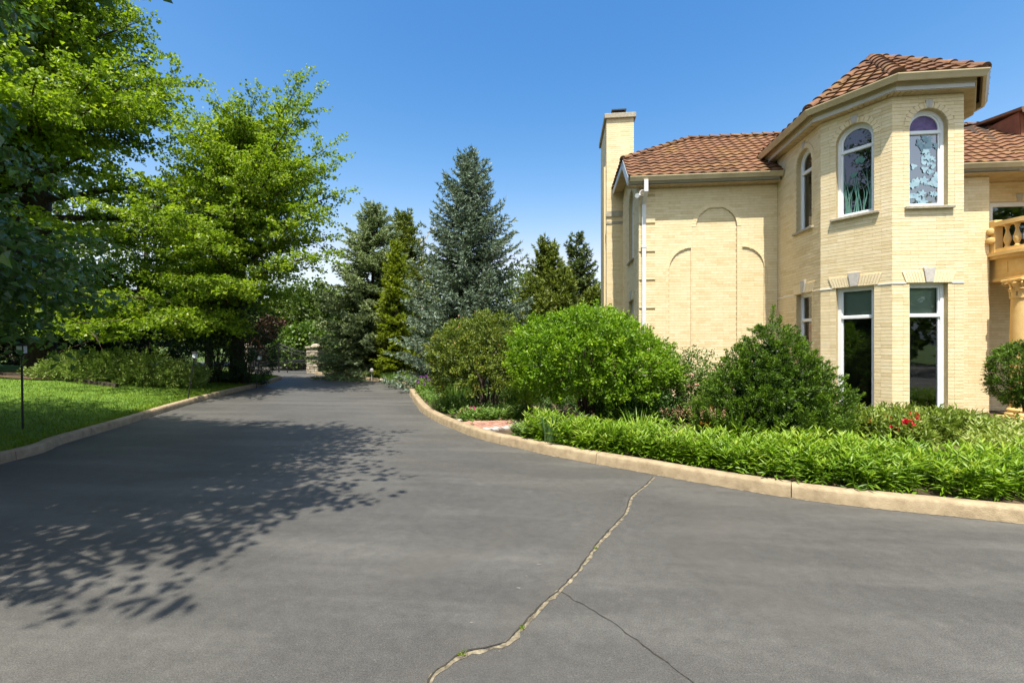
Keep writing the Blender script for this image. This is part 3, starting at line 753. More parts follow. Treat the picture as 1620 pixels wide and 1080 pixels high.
# ---- roofs
roof = empty('roof', (6,13,6.1)); roof.parent = house; roof.matrix_parent_inverse = Matrix.Translation(-house.location)
TW, TE, TL = .26, .225, .29
def tile_geo(seg=8):
    top0, top1, lip = [], [], []
    for i in range(seg+1):
        x = -TW/2+TW*i/seg; h = .015*(1-math.cos(2*math.pi*i/seg))
        top0.append((x,0,.040+h)); top1.append((x,TL,.004+h*.8)); lip.append((x,.004,.012+h*.9))
    v = lip+top0+top1; n = seg+1; f = []
    for i in range(seg): f += [(i,i+1,n+i+1,n+i),(n+i,n+i+1,2*n+i+1,2*n+i)]
    return v, f
TV, TF = tile_geo()
_m = MB(); _m.add(TV, TF); tile_me = _m.mesh('roof_tile', M['tile'], recalc=False)
tilepool = []
def tiles(poly, eave_a, eave_b, sheet=True, overhang=.04):
    """tiles on a roof plane: poly 3D, eave from a to b (left to right seen from outside)"""
    a, b = Vector(eave_a), Vector(eave_b); e = (b-a).normalized()
    pl = [Vector(p) for p in poly]; nrm = Vector((0,0,0))
    for i in range(len(pl)): nrm += pl[i].cross(pl[(i+1)%len(pl)])
    nrm.normalize(); nrm = -nrm if nrm.z < 0 else nrm
    up = nrm.cross(e); up = -up if up.z < 0 else up
    MB().add([p-nrm*.012 for p in pl], [tuple(range(len(pl)))]).build('roof_deck', M['underlay'], roof)
    q = [((p-a).dot(e), (p-a).dot(up)) for p in pl]; cu = sum(x for x, _ in q)/len(q); cv = sum(y for _, y in q)/len(q)
    lo, hi = min(x for x, _ in q), max(x for x, _ in q); vmax = max(y for _, y in q)
    def signed(x, y):
        out = []
        for i in range(len(q)):
            (x0,y0),(x1,y1) = q[i], q[(i+1)%len(q)]
            if abs(y0) < 1e-3 and abs(y1) < 1e-3: continue
            L = math.hypot(x1-x0,y1-y0); cr = ((x1-x0)*(y-y0)-(y1-y0)*(x-x0))/L
            cc = ((x1-x0)*(cv-y0)-(y1-y0)*(cu-x0))
            out.append((cr if cc > 0 else -cr, i))
        return out
    mat0 = Matrix((e,up,nrm)).transposed().to_4x4()
    r = 0
    while r*TE-overhang < vmax-.04:
        v0 = r*TE-overhang; k = math.floor(lo/TW)-1
        while k*TW < hi+TW:
            u0 = k*TW; cs = [(u0+x,v0+y) for x in (-TW/2,TW/2) for y in (.0,TE)]
            sg = [signed(x,max(y,0)) for x, y in cs]
            if sg[0] and not any(all(s[j][0] < .0 for s in sg) for j in range(len(sg[0]))):
                cut = [sg[0][j][1] for j in range(len(sg[0])) if any(s[j][0] < -.002 for s in sg)]
                jz = random.Random(r*131+k).uniform(-.004,.004)
                mt = Matrix.Translation(a+e*u0+up*v0+nrm*jz) @ mat0
                planes = []
                for i in cut:
                    p, p2 = pl[i], pl[(i+1)%len(pl)]; d = (p2-p); pn = d.cross(nrm).normalized()
                    cen = sum(pl, Vector())/len(pl)
                    if (cen-p).dot(pn) < 0: pn = -pn
                    planes.append((p-pn*.0, pn))
                tilepool.append((mt, planes))
            k += 1
        r += 1
caps = []
cap_me = None
def cap_geo(r=.10, L=.36, n=8):
    v = []; f = []
    for (y, rr) in ((0,r*1.12),(.0,r*1.12-.022),(L,r*.92)):
        for i in range(n+1):
            t = math.pi*i/n; v.append((rr*math.cos(t)*1.15, y, rr*math.sin(t)*.85))
    m = n+1; idx = [0,2]
    for i in range(n): f += [(i,i+1,2*m+i+1,2*m+i),(i+1,i,m+i,m+i+1)]
    f.append(tuple(range(m,2*m)))
    return v, f
_m = MB(); _m.add(*cap_geo()); cap_me = _m.mesh('ridge_tile', M['tile'], recalc=True)
def ridge(p, q, lift=.0):
    p, q = Vector(p), Vector(q); d = q-p; L = d.length; d.normalize(); n = max(1, round(L/.30))
    side = d.cross(Vector((0,0,1))).normalized(); upv = side.cross(d).normalized()
    for i in range(n):
        o = bpy.data.objects.new('ridge_tile', cap_me); COL.objects.link(o); o.parent = roof
        c = p+d*(L*i/n)+upv*(lift+.012)
        tilt = Matrix.Rotation(R(-3.5), 4, 'X')
        mt = Matrix((side,d,upv)).transposed().to_4x4()
        o.matrix_basis = Matrix.Translation(c) @ mt @ tilt; o.matrix_parent_inverse = Matrix.Translation(-Vector(roof.location))
OV = .30; ZE = 6.72; PIT = .80
Ae = Vector((6.09,9.04,ZE)); Be = Vector((7.54,9.04,ZE)); Ce = Vector((5.15,10.22,ZE)); De = Vector((8.48,10.22,ZE)); AP = Vector((6.815,10.85,8.08))
ZG = 6.07; YG = 11.92
def main_z(y): return ZG+PIT*(y-YG)
YV = YG+(ZE-ZG)/PIT
AB = Vector((6.815, YR, 8.08)); zr = main_z(YR)
rl = Vector((1.68,13.0,main_z(13.0))); hp = Vector((3.79,YR,zr))
tiles([Ce,Ae,AP], Ce, Ae); tiles([Ae,Be,AP], Ae, Be); tiles([Be,De,AP], Be, De)
tiles([Ce,AP,AB,(5.15,YV,ZE)], (5.15,YV,ZE), Ce); tiles([De,(8.48,YV,ZE),AB,AP], De, (8.48,YV,ZE))
tiles([(1.68,YG,ZG),(5.42,YG,ZG),(6.815,YR,zr),hp,rl], (1.68,YG,ZG), (5.42,YG,ZG))
xe = 10.75
vt = Vector((xe+.50,YR,zr))
tiles([(8.2,YG,ZG),(xe,YG,ZG),vt,(6.815,YR,zr)], (8.2,YG,ZG), (xe,YG,ZG))
eb = Vector((12.9,10.9,ZG)); ea = Vector((xe,YG,ZG)); dv = (eb-ea).normalized(); inw = Vector((-dv.y,dv.x,0))
run = (zr-ZG)/PIT
tiles([ea,eb,eb+inw*run+Vector((.6,0,zr-ZG)),vt], ea, eb)
yb = 2*YR-YG
tiles([(1.68,2*YR-13.0,rl.z),(1.68,13.0,rl.z),hp], (1.68,2*YR-13.0,rl.z), (1.68,13.0,rl.z))
MB().add([(1.68,yb,ZG),(16.3,yb,ZG),(16.3,YR,zr),tuple(hp),(1.68,2*YR-13.0,rl.z)], [(0,1,2,3,4)]).build('roof_deck', M['underlay'], roof)
MB().add([(13.2,10.9,ZG),(16.3,10.9,ZG),(16.3,YR,zr+.6),(13.2,YR,zr+.6)], [(0,1,2,3)]).build('roof_deck', M['underlay'], roof)
# place tiles: nearest 300 singly
def tdist(t): return (t[0].translation-Vector((0,0,CAM_H))).length
order = sorted(range(len(tilepool)), key=lambda i: tdist(tilepool[i])); near = set(order[:300]); rest = MB()
tvv = [Vector(v) for v in TV]
for i, (mt, planes) in enumerate(tilepool):
    if planes:
        bm = bmesh.new(); vv = [bm.verts.new(mt @ v) for v in tvv]
        for f in TF: bm.faces.new([vv[k] for k in f])
        for p, pn in planes:
            bmesh.ops.bisect_plane(bm, geom=bm.verts[:]+bm.edges[:]+bm.faces[:], plane_co=p, plane_no=pn, clear_inner=True)
        if not bm.faces: bm.free(); continue
        if i in near:
            me = bpy.data.meshes.new('roof_tile'); bm.transform(mt.inverted()); bm.to_mesh(me); me.materials.append(M['tile'])
            o = bpy.data.objects.new('roof_tile', me)
        else:
            bm.verts.index_update(); rest.add([v.co.copy() for v in bm.verts], [tuple(v.index for v in f.verts) for f in bm.faces]); bm.free(); continue
        bm.free()
    else:
        if i not in near: rest.add([mt @ v for v in tvv], TF); continue
        o = bpy.data.objects.new('roof_tile', tile_me)
    COL.objects.link(o); o.parent = roof; o.matrix_basis = mt; o.matrix_parent_inverse = Matrix.Translation(-Vector(roof.location))
if rest.v:
    o = rest.build('far_roof_tiles', M['tile'], roof, recalc=False); o['kind'] = 'stuff'
ridge(Ce, AP); ridge(Ae, AP); ridge(Be, AP); ridge(De, AP); ridge(AP, AB)
ridge(rl, hp); ridge(hp, (6.815,YR,zr)); ridge((6.815,YR,zr), (13.5,YR,zr)); ridge((1.68,2*YR-13,rl.z), hp)

# eaves: gutters, fascias, soffits
gut = [(0,0),(.03,-.11),(.075,-.12),(.095,-.07),(.12,-.02),(.12,0),(.105,0),(.09,-.03),(.02,-.03)]
fas = [(0,0),(0,-.085),(-.02,-.085),(-.02,0)]
def eave(pts, zt, zs, name='gutter'):
    """pts: plan line of the roof edge, left to right seen from outside (out = right of travel)"""
    MB().sweep([(x,y,zt-.012) for x, y in pts], [(o-.055,u) for o, u in gut]).build('gutter', M['gutter'], roof, smooth=False)
    MB().sweep([(x,y,zs+.10) for x, y in pts], [(o-.13,u) for o, u in fas]).build('fascia', M['trim'], roof)
    MB().sweep([(x,y,zt-.03) for x, y in pts], [(-.105,0),(-.105,-(zt-.03-zs-.10)),(-.125,-(zt-.03-zs-.10)),(-.125,0)]).build('fascia', M['gutter'], roof)
eave([(5.15,12.55),(Ce.x,Ce.y),(Ae.x,Ae.y),(Be.x,Be.y),(De.x,De.y),(8.48,12.55)], ZE, ZS_T)
eave([(1.72,YG),(5.42,YG)], ZG, ZS); eave([(8.3,YG),(xe,YG),(eb.x,eb.y)], ZG, ZS)
sf = MB()
op = [(5.28,12.5),(5.28,10.28),(6.14,9.17),(7.49,9.17),(8.35,10.28),(8.35,12.5)]
ip = [(5.46,12.5),(5.46,10.33),(6.205,9.35),(7.425,9.35),(8.17,10.33),(8.17,12.5)]
for i in range(5):
    a, b, c, d = op[i], op[i+1], ip[i+1], ip[i]; n = 14
    for k in range(n):
        t0, t1 = k/n+.004, (k+1)/n-.004
        L = lambda p, q, t: (p[0]+(q[0]-p[0])*t, p[1]+(q[1]-p[1])*t)
        q = [L(a,b,t0),L(a,b,t1),L(d,c,t1),L(d,c,t0)]
        sf.prism([(x,y,ZS_T+.002) for x, y in q], (0,0,.02))
sf.poly([(x,y,ZS_T+.03) for x, y in op]); sf.build('soffit', M['soffit'], roof)
sf = MB(); k = 1.70
while k < 5.40: sf.bx(k,k+.125,YG+.115,YM,ZS,ZS+.02); k += .135
sf.bx(1.69,5.4,YG+.13,YM,ZS+.025,ZS+.04); sf.build('soffit', M['soffit'], roof); sf = MB()
k = 8.3
while k < 13.0: sf.bx(k,k+.125,YG-.9 if k > xe else YG+.115,YE if k > 10.3 else YM,ZS,ZS+.02); k += .135
sf.bx(8.3,13.0,YG+.13,YM,ZS+.025,ZS+.04); sf.build('soffit', M['soffit'], roof)
# clipped gable end: barge boards, soffit under the left overhang
def board(p, q, w, t, name, mat):
    p, q = Vector(p), Vector(q); d = (q-p).normalized(); s_ = Vector((1,0,0)); u = s_.cross(d).normalized(); u = -u if u.z < 0 else u
    return MB().box((p+q)/2-u*w/2, ((q-p).length/2,t/2,w/2), d, s_, u).build(name, mat, roof)
board((1.69,YG,ZG-.01), rl+Vector((.01,0,-.01)), .22, .03, 'barge_board', M['trim'])
board((1.69,13.0,rl.z-.02), (1.69,15.6,rl.z-.02), .16, .03, 'barge_board', M['trim'])
board((1.69,yb,ZG-.01), (1.69,15.6,rl.z-.01), .22, .03, 'barge_board', M['trim'])
gs = MB(); gs.add([(1.70,YG+.02,ZG-.12),(2.0,YG+.02,ZG-.12),(2.0,13.0,rl.z-.13),(1.70,13.0,rl.z-.13)], [(0,1,2,3)]); gs.add([(1.70,13.0,rl.z-.13),(2.0,13.0,rl.z-.13),(2.0,15.6,rl.z-.13),(1.70,15.6,rl.z-.13)], [(0,1,2,3)])
gs.build('gable_soffit', M['soffit'], roof)
MB().tube([(1.62,yb,ZG-.05),(1.62,15.6,rl.z-.03)], .03, 6).build('roof_edge', M['underlay'], roof)
# downspout
dp = MB()
def sq(m, pts, w=.05, t=.038):
    for p, q in zip(pts[:-1], pts[1:]):
        p, q = Vector(p), Vector(q); d = (q-p).normalized(); s_ = Vector((1,0,0)); u = s_.cross(d).normalized(); m.box((p+q)/2, ((q-p).length/2+.012,w,t), d, s_, u)
sq(dp, [(2.12,YG-.03,ZG-.12),(2.12,YG-.03,ZG-.40),(2.12,YM-.07,ZG-.62),(2.12,YM-.07,.15)]); dp.build('downspout', M['trim'], house)
st = MB()
for z in (2.2,4.3): st.bx(2.05,2.19,YM-.115,YM-.02,z,z+.03)
st.build('downspout_bracket', M['trim'], house)
# dormer on the right roof
dm = empty('dormer', (12.0,13.2,6.8)); dm.parent = house; dm.matrix_parent_inverse = Matrix.Translation(-house.location)
MB().bx(11.58,13.2,12.95,14.4,6.5,7.70).build('dormer_wall', M['terracotta'], dm)
for k in range(5): MB().bx(11.60+k*.3,11.86+k*.3,12.925,12.948,6.9,7.64).build('cladding_board', M['terracotta'], dm)
MB().add([(11.5,12.8,7.76),(13.3,12.8,7.76),(13.3,14.4,8.0),(11.5,14.4,8.0),(11.5,12.8,7.69),(13.3,12.8,7.69),(13.3,14.4,7.93),(11.5,14.4,7.93)], [(0,1,2,3),(4,5,1,0),(7,6,5,4),(0,3,7,4),(1,5,6,2),(2,6,7,3)]).build('dormer_roof', M['tile'], dm)
MB().sweep([(11.52,12.82,7.72),(13.3,12.82,7.72)], gut).build('gutter', M['gutter'], dm)
MB().tube([(11.70,12.76,7.62),(11.70,12.76,7.42),(11.74,12.85,7.34),(11.85,12.9,7.34)], .04, 8).build('downspout', M['gutter'], dm)

# balcony on a corinthian column, steps
bal = empty('balcony', (12.0,YM,3.3)); bal.parent = house; bal.matrix_parent_inverse = Matrix.Translation(-house.location)
bc0 = Vector((12.0,12.15)); br0 = 1.27
def bowp(r, a):       # squarish bow-fronted plan
    c_, s_ = math.cos(R(a)), math.sin(R(a)); k_ = 2/2.7
    return (bc0.x+(r+.41)*math.copysign(abs(c_)**k_, c_), bc0.y+(r-.10)*math.copysign(abs(s_)**k_, s_))
def bow(r, n=32, a0=180, a1=360): return [bowp(r, a0+(a1-a0)*i/n) for i in range(n+1)]
def slab(r, z0, z1, name, mat):
    MB().prism([(x,y,z0) for x, y in bow(r)]+[(bc0.x+r+.41,YE,z0),(bc0.x-r-.41,YE,z0)], (0,0,z1-z0)).build(name, mat, bal, smooth=True)
slab(br0-.06,3.28,3.36,'cornice',M['portico']); slab(br0-.10,3.36,3.82,'entablature',M['portico']); slab(br0+.0,3.82,3.89,'cornice',M['portico']); slab(br0+.05,3.89,3.97,'cornice',M['portico'])
for k in range(5):      # raised panels round the entablature
    a0, a1 = 186+k*36, 186+k*36+26
    mb = MB(); rr = br0-.088
    for z0, z1 in ((3.44,3.465),(3.735,3.76)):
        q = bow(rr, 6, a0, a1); q2 = bow(rr-.03, 6, a0, a1); mb.prism([(x,y,z0) for x, y in q]+[(x,y,z0) for x, y in q2[::-1]], (0,0,z1-z0))
    for a in (a0, a1):
        q = bow(rr, 1, a-.6, a+.6); q2 = bow(rr-.03, 1, a-.6, a+.6); mb.prism([(x,y,3.465) for x, y in q]+[(x,y,3.465) for x, y in q2[::-1]], (0,0,.27))
    mb.build('panel_moulding', M['portico'], bal)
def ringbar(r0, r1, z0, z1, name):
    a, b = bow(r1, 30), bow(r0, 30)[::-1]; MB().prism([(x,y,z0) for x, y in a+b], (0,0,z1-z0)).build(name, M['portico'], bal, smooth=True)
ringbar(br0-.20, br0-.02, 3.97, 4.06, 'bottom_rail'); ringbar(br0-.22, br0+.0, 4.60, 4.70, 'top_rail')
prof = [(.055,0),(.055,.03),(.035,.05),(.045,.09),(.072,.17),(.066,.24),(.035,.36),(.028,.42),(.045,.46),(.035,.48),(.055,.50),(.055,.545)]
_b = MB(); _b.lathe((0,0,0), prof, 14); bme = _b.mesh('baluster', M['portico'], smooth=True)
for k in range(19):
    a = 186+k*9.3; x, y = bowp(br0-.11, a)
    o = bpy.data.objects.new('baluster', bme); COL.objects.link(o); o.parent = bal; o.matrix_basis = Matrix.Translation((x,y,4.058)); o.matrix_parent_inverse = Matrix.Translation(-Vector(bal.location))
bevel(MB().bx(10.33,10.51,12.14,12.32,3.97,4.76).build('newel_post', M['portico'], bal), .01)
sc = MB()
for k in range(2):      # scroll bracket beside the newel
    sc.lathe((10.31,12.22,4.28+.22*k), [(.02,-.08),(.09-.02*k,-.05),(.1-.02*k,0),(.09-.02*k,.05),(.02,.08)], 12)
sc.build('scroll', M['portico'], bal, smooth=True)
colx, coly = 10.50, 11.66
def column(cx, cy):
    c = empty('column', (cx,cy,0)); c.parent = house; c.matrix_parent_inverse = Matrix.Translation(-house.location)
    bevel(MB().bx(cx-.30,cx+.30,cy-.30,cy+.30,.0,.12).build('plinth', M['portico'], c), .01)
    MB().lathe((cx,cy,.12), [(.285,0),(.295,.03),(.285,.07),(.25,.09),(.245,.12),(.262,.15),(.25,.18),(.23,.2)], 28).build('base', M['portico'], c, smooth=True)
    MB().lathe((cx,cy,.32), [(.22,0),(.222,.8),(.212,1.6),(.195,2.3),(.19,2.5),(.215,2.52),(.215,2.555),(.19,2.57)], 28).build('shaft', M['portico'], c, smooth=True)
    MB().lathe((cx,cy,2.88), [(.19,0),(.19,.15),(.205,.26),(.26,.36)], 20).build('bell', M['portico'], c, smooth=True)
    for ring, (n, z, h, out) in enumerate(((8,2.88,.17,.075),(8,2.98,.2,.10))):
        for k in range(n):
            a = (k+.5*ring)*2*math.pi/n; d = Vector((math.cos(a),math.sin(a),0)); t = Vector((-d.y,d.x,0)); vs_ = []; fs = []
            for j in range(6):
                f = j/5; rad = .195+out*f**2.2; zz = z+h*math.sin(f*math.pi*.62)/.93; w = .062*(1-.35*f)*(1+.25*math.sin(f*12))
                p = Vector((cx,cy,zz))+d*rad; vs_ += [p-t*w, p+d*.018, p+t*w]
            for j in range(5): fs += [(3*j,3*j+1,3*j+4,3*j+3),(3*j+1,3*j+2,3*j+5,3*j+4)]
            MB().add(vs_, fs).build('acanthus_leaf', M['portico'], c, smooth=True)
    for k in range(4):
        a = (k+.5)*math.pi/2; d = Vector((math.cos(a),math.sin(a),0)); pts = []
        for j in range(14):
            th = j*.55; rr = .06*(1-j/18); pts.append(Vector((cx,cy,3.17))+d*(.265+rr*math.cos(th))+Vector((0,0,rr*math.sin(th))))
        MB().tube(pts, .017, 6).build('volute', M['portico'], c, smooth=True)
    bevel(MB().bx(cx-.25,cx+.25,cy-.25,cy+.25,3.225,3.28).build('abacus', M['portico'], c), .01)
column(colx, coly); column(13.5, coly)
stp = empty('entry_steps', (11.8,11.8,0)); stp.parent = house; stp.matrix_parent_inverse = Matrix.Translation(-house.location)
bevel(MB().bx(8.2,10.3,12.12,12.26,-.03,.05).build('plinth_ledge', M['trim'], stp), .01)
bevel(MB().bx(10.1,14.0,11.35,12.74,-.06,-.004).build('landing', M['portico'], stp), .01)
for k in range(2):
    q = [(bc0.x+(2.05+.42*k)*math.cos(R(180+i*180/24)), bc0.y-.1+(1.5+.40*k)*math.sin(R(180+i*180/24))) for i in range(25)]
    MB().prism([(x,y,-.09*k-.02) for x, y in q], (0,0,.07)).build('step', M['portico'] if k == 0 else M['limestone'], stp)
# floodlight on the corner
fl = empty('floodlight', (2.0,12.15,5.62), 'small twin-headed floodlight under the left roof corner beside downspout', 'light')
MB().box((1.98,12.17,5.66),(.05,.05,.03)).build('mount', M['trim'], fl)
m = MB(); m.tube([(1.99,12.12,5.64),(1.95,12.0,5.60),(1.90,11.90,5.57)], [.03,.05,.06], 10); m.build('lamp_head', M['white'], fl, smooth=True)
m = MB(); m.tube([(2.02,12.12,5.66),(2.05,12.02,5.66),(2.05,11.97,5.66)], [.03,.075,.08], 12); m.build('lamp_head', M['white'], fl, smooth=True)
MB().tube([(2.05,11.969,5.66),(2.05,11.962,5.66)], .065, 12).build('lens', M['crackfill'], fl)

# ================================================================== GATE, LAMPS, PATH
def pillar(x, y, label, seed):
    rng = random.Random(seed); p = empty('gate_pillar', (x,y,0), label, 'pillar', 'stone gate pillars')
    MB().bx(x-.31,x+.31,y-.31,y+.31,-.05,1.52).build('core', M['limestone_gap'], p)
    z = .0; k = 0
    while z < 1.44:
        h = rng.uniform(.12,.17); h = min(h, 1.5-z)
        cuts = [-.36, rng.uniform(-.15,.15), .36] if k % 2 else [-.36, rng.uniform(-.2,-.08), rng.uniform(.1,.22), .36]
        for side in range(4):
            for a, b in zip(cuts[:-1], cuts[1:]):
                out = .345+rng.uniform(.0,.05); ins = .25
                c = Vector(((a+b)/2, -(out+ins)/2, z+h/2)); hh = ((b-a)/2-.008, (out-ins)/2, h/2-.010)
                m = MB(); m.box(c, hh); rot = Matrix.Rotation(side*math.pi/2, 3, 'Z')
                m.v = [tuple(rot @ Vector(v)+Vector((x,y,0))+Vector((rng.uniform(-.012,.012),rng.uniform(-.012,.012),rng.uniform(-.006,.006)))) for v in m.v]
                bevel(m.build('stone', M['limestone'], p), .012)
        z += h; k += 1
    bevel(MB().bx(x-.43,x+.43,y-.43,y+.43,1.5,1.62).build('cap_stone', M['limestone'], p), .02)
    m = MB(); m.lathe((x,y,1.62), [(.30,0),(.25,.10),(.12,.16)], 4); m.build('cap_top', M['limestone'], p)
    return p
GXR, GXL, GY = -14.75, -19.6, 25.9
pillar(GXR, GY, 'stone gate pillar half under the green spruce boughs', 1); pillar(GXL, GY+.5, 'stone gate pillar behind the dark clipped yew by the lawn', 2)
def gate_leaf(x0, x1, y0, y1, label):
    g = empty('iron_gate', (x0,y0,0), label, 'gate', 'black iron gate leaves'); n = 17
    X = lambda t: x0+(x1-x0)*t
    Y = lambda t: y0+(y1-y0)*t
    top = lambda t: 1.25+.55*(1-t)**1.6
    m = MB()
    for z in (.14,.62): m.tube([(X(0),Y(0),z),(X(1),Y(1),z)], .022, 6)
    m.tube([(X(i/12),Y(i/12),top(i/12)) for i in range(13)], .022, 6); m.tube([(X(i/12),Y(i/12),top(i/12)-.22) for i in range(13)], .016, 6)
    for t in (0,1): m.tube([(X(t),Y(t),.05),(X(t),Y(t),top(t)+.12)], .03, 6)
    m.build('gate_frame', M['metal'], g)
    for i in range(1, n):
        t = i/n; b = MB(); b.tube([(X(t),Y(t),.12),(X(t),Y(t),top(t)+.1),(X(t),Y(t),top(t)+.2)], [.011,.011,.002], 5); b.build('picket', M['metal'], g)
    for i in range(6):
        t = (i+.5)/6; pts = []
        for j in range(16):
            a = j*.5; r = .085*(1-j/20); pts.append((X(t)+r*math.cos(a),Y(t),top(t)-.11+r*math.sin(a)))
        MB().tube(pts, .008, 4).build('scroll', M['metal'], g)
    return g
gate_leaf(-17.2, GXR-.5, GY+.2, GY, 'black iron gate leaf hung on the pillar under the spruce'); gate_leaf(-17.25, GXL+.5, GY+.2, GY+.5, 'black iron gate leaf half hidden behind the clipped yew')
op_ = empty('gate_opener', (-15.6,25.4,0), 'grey swing arm gate opener beside the stone pillar', 'gate opener')
MB().tube([(-15.2,25.5,.78),(-16.5,25.75,.74)], .045, 8).build('arm', M['metal'], op_); MB().tube([(-16.35,25.6,.05),(-16.35,25.6,.8)], .03, 6).build('post', M['metal'], op_)
MB().tube([(-16.4,25.62,.9),(-15.9,25.55,1.25)], .02, 6).build('brace', M['metal'], op_)

def stake_lamp(bx, by, tx, ty, d, label, zb):
    b = at(bx, d, zb); t = at(tx, d, CAM_H-(ty-543)*d/FPX); ax = (t-b).normalized(); L = (t-b).length
    o = empty('garden_lamp', b, label, 'lamp', 'solar stake lamps along the lawn edge'); s_ = Vector((1,0,0)); s_ = (s_-ax*s_.dot(ax)).normalized(); u = ax.cross(s_)
    MB().tube([b-ax*.1, b+ax*(L-.2)], .016, 8).build('stake', M['metal'], o)
    m = MB(); m.tube([b+ax*(L-.24), b+ax*(L-.19)], [.02,.06], 10); m.build('socket', M['metal'], o)
    for k in range(4):
        a = k*math.pi/2+.35; dd = s_*math.cos(a)+u*math.sin(a); tt = s_*-math.sin(a)+u*math.cos(a)
        MB().box(b+ax*(L-.115)+dd*.052, (.043,.004,.066), tt, dd, ax).build('lens', M['lens'], o)
        MB().box(b+ax*(L-.115)+(dd+tt)*.051, (.007,.007,.075), tt, dd, ax).build('corner_bar', M['metal'], o)
    m = MB(); m.tube([b+ax*(L-.042), b+ax*(L-.018), b+ax*L], [.092,.088,.02], 12); m.build('cap', M['metal'], o)
for bx, by, tx, ty, lab in ((36,679,34,543,'tallest solar stake lamp, nearest on the lawn by the left kerb'), (298,627,309,556,'leaning solar stake lamp in the middle of the lawn edge'), (406,609,411,561,'small solar stake lamp farthest along the lawn near the gate')):
    zb = .22; d = FPX*(CAM_H-zb)/(by-543)
    stake_lamp(bx, by, tx, ty, d, lab, zb)
pl_ = empty('path_light', at(588,20.6,.1), 'short grey path light at the bed edge below the spruce', 'lamp')
c = at(588,20.6,.1); MB().tube([c, c+Vector((0,0,.42))], .02, 6).build('post', M['stone'], pl_); MB().lathe(c+Vector((0,0,.40)), [(.05,0),(.085,.04),(.07,.14),(.02,.17)], 10).build('head', M['stone'], pl_)

# brick path
pth = empty('path', (*gr(790,668,.12)[:2],.12), kind='structure')
ctr = [gr(745,672,.125)[:2], gr(800,667,.125)[:2], gr(862,660,.125)[:2], gr(900,657,.125)[:2], (2.4,10.9), (4.3,11.3)]
cl = resample(catmull(ctr), .115); pm = {}
for key in ('paver','paver_grey'):
    pm[key] = MB().box((0,0,0), (.5,.5,.5)).mesh('paver', M[key])
prng = random.Random(9)
for i in range(0, len(cl)-1):
    t = (cl[i+1]-cl[i]).normalized(); nrm = Vector((-t.y,t.x))
    for k in range(-3, 4):
        off = k*.21+(.10 if i % 2 else 0)
        if abs(off) > .66: continue
        edge = abs(off) > .52
        o = bpy.data.objects.new('paver', pm['paver_grey' if edge else 'paver']); COL.objects.link(o); o.parent = pth
        ang = math.atan2(t.y,t.x)+prng.uniform(-.02,.02)
        o.matrix_basis = Matrix.Translation((cl[i].x+nrm.x*off, cl[i].y+nrm.y*off, .115+prng.uniform(-.003,.003))) @ Matrix.Rotation(ang,4,'Z') @ Matrix.Diagonal((.104,.20,.05,1))
        o.matrix_parent_inverse = Matrix.Translation(-pth.location)

# ================================================================== PLANTS
def rand_dirs(rng, n, up=0.0):
    v = rng.normal(size=(n,3)); v = unit(v); v[:,2] += up; return unit(v)
def npv(v): return np.array([v[0],v[1],v[2]], float)

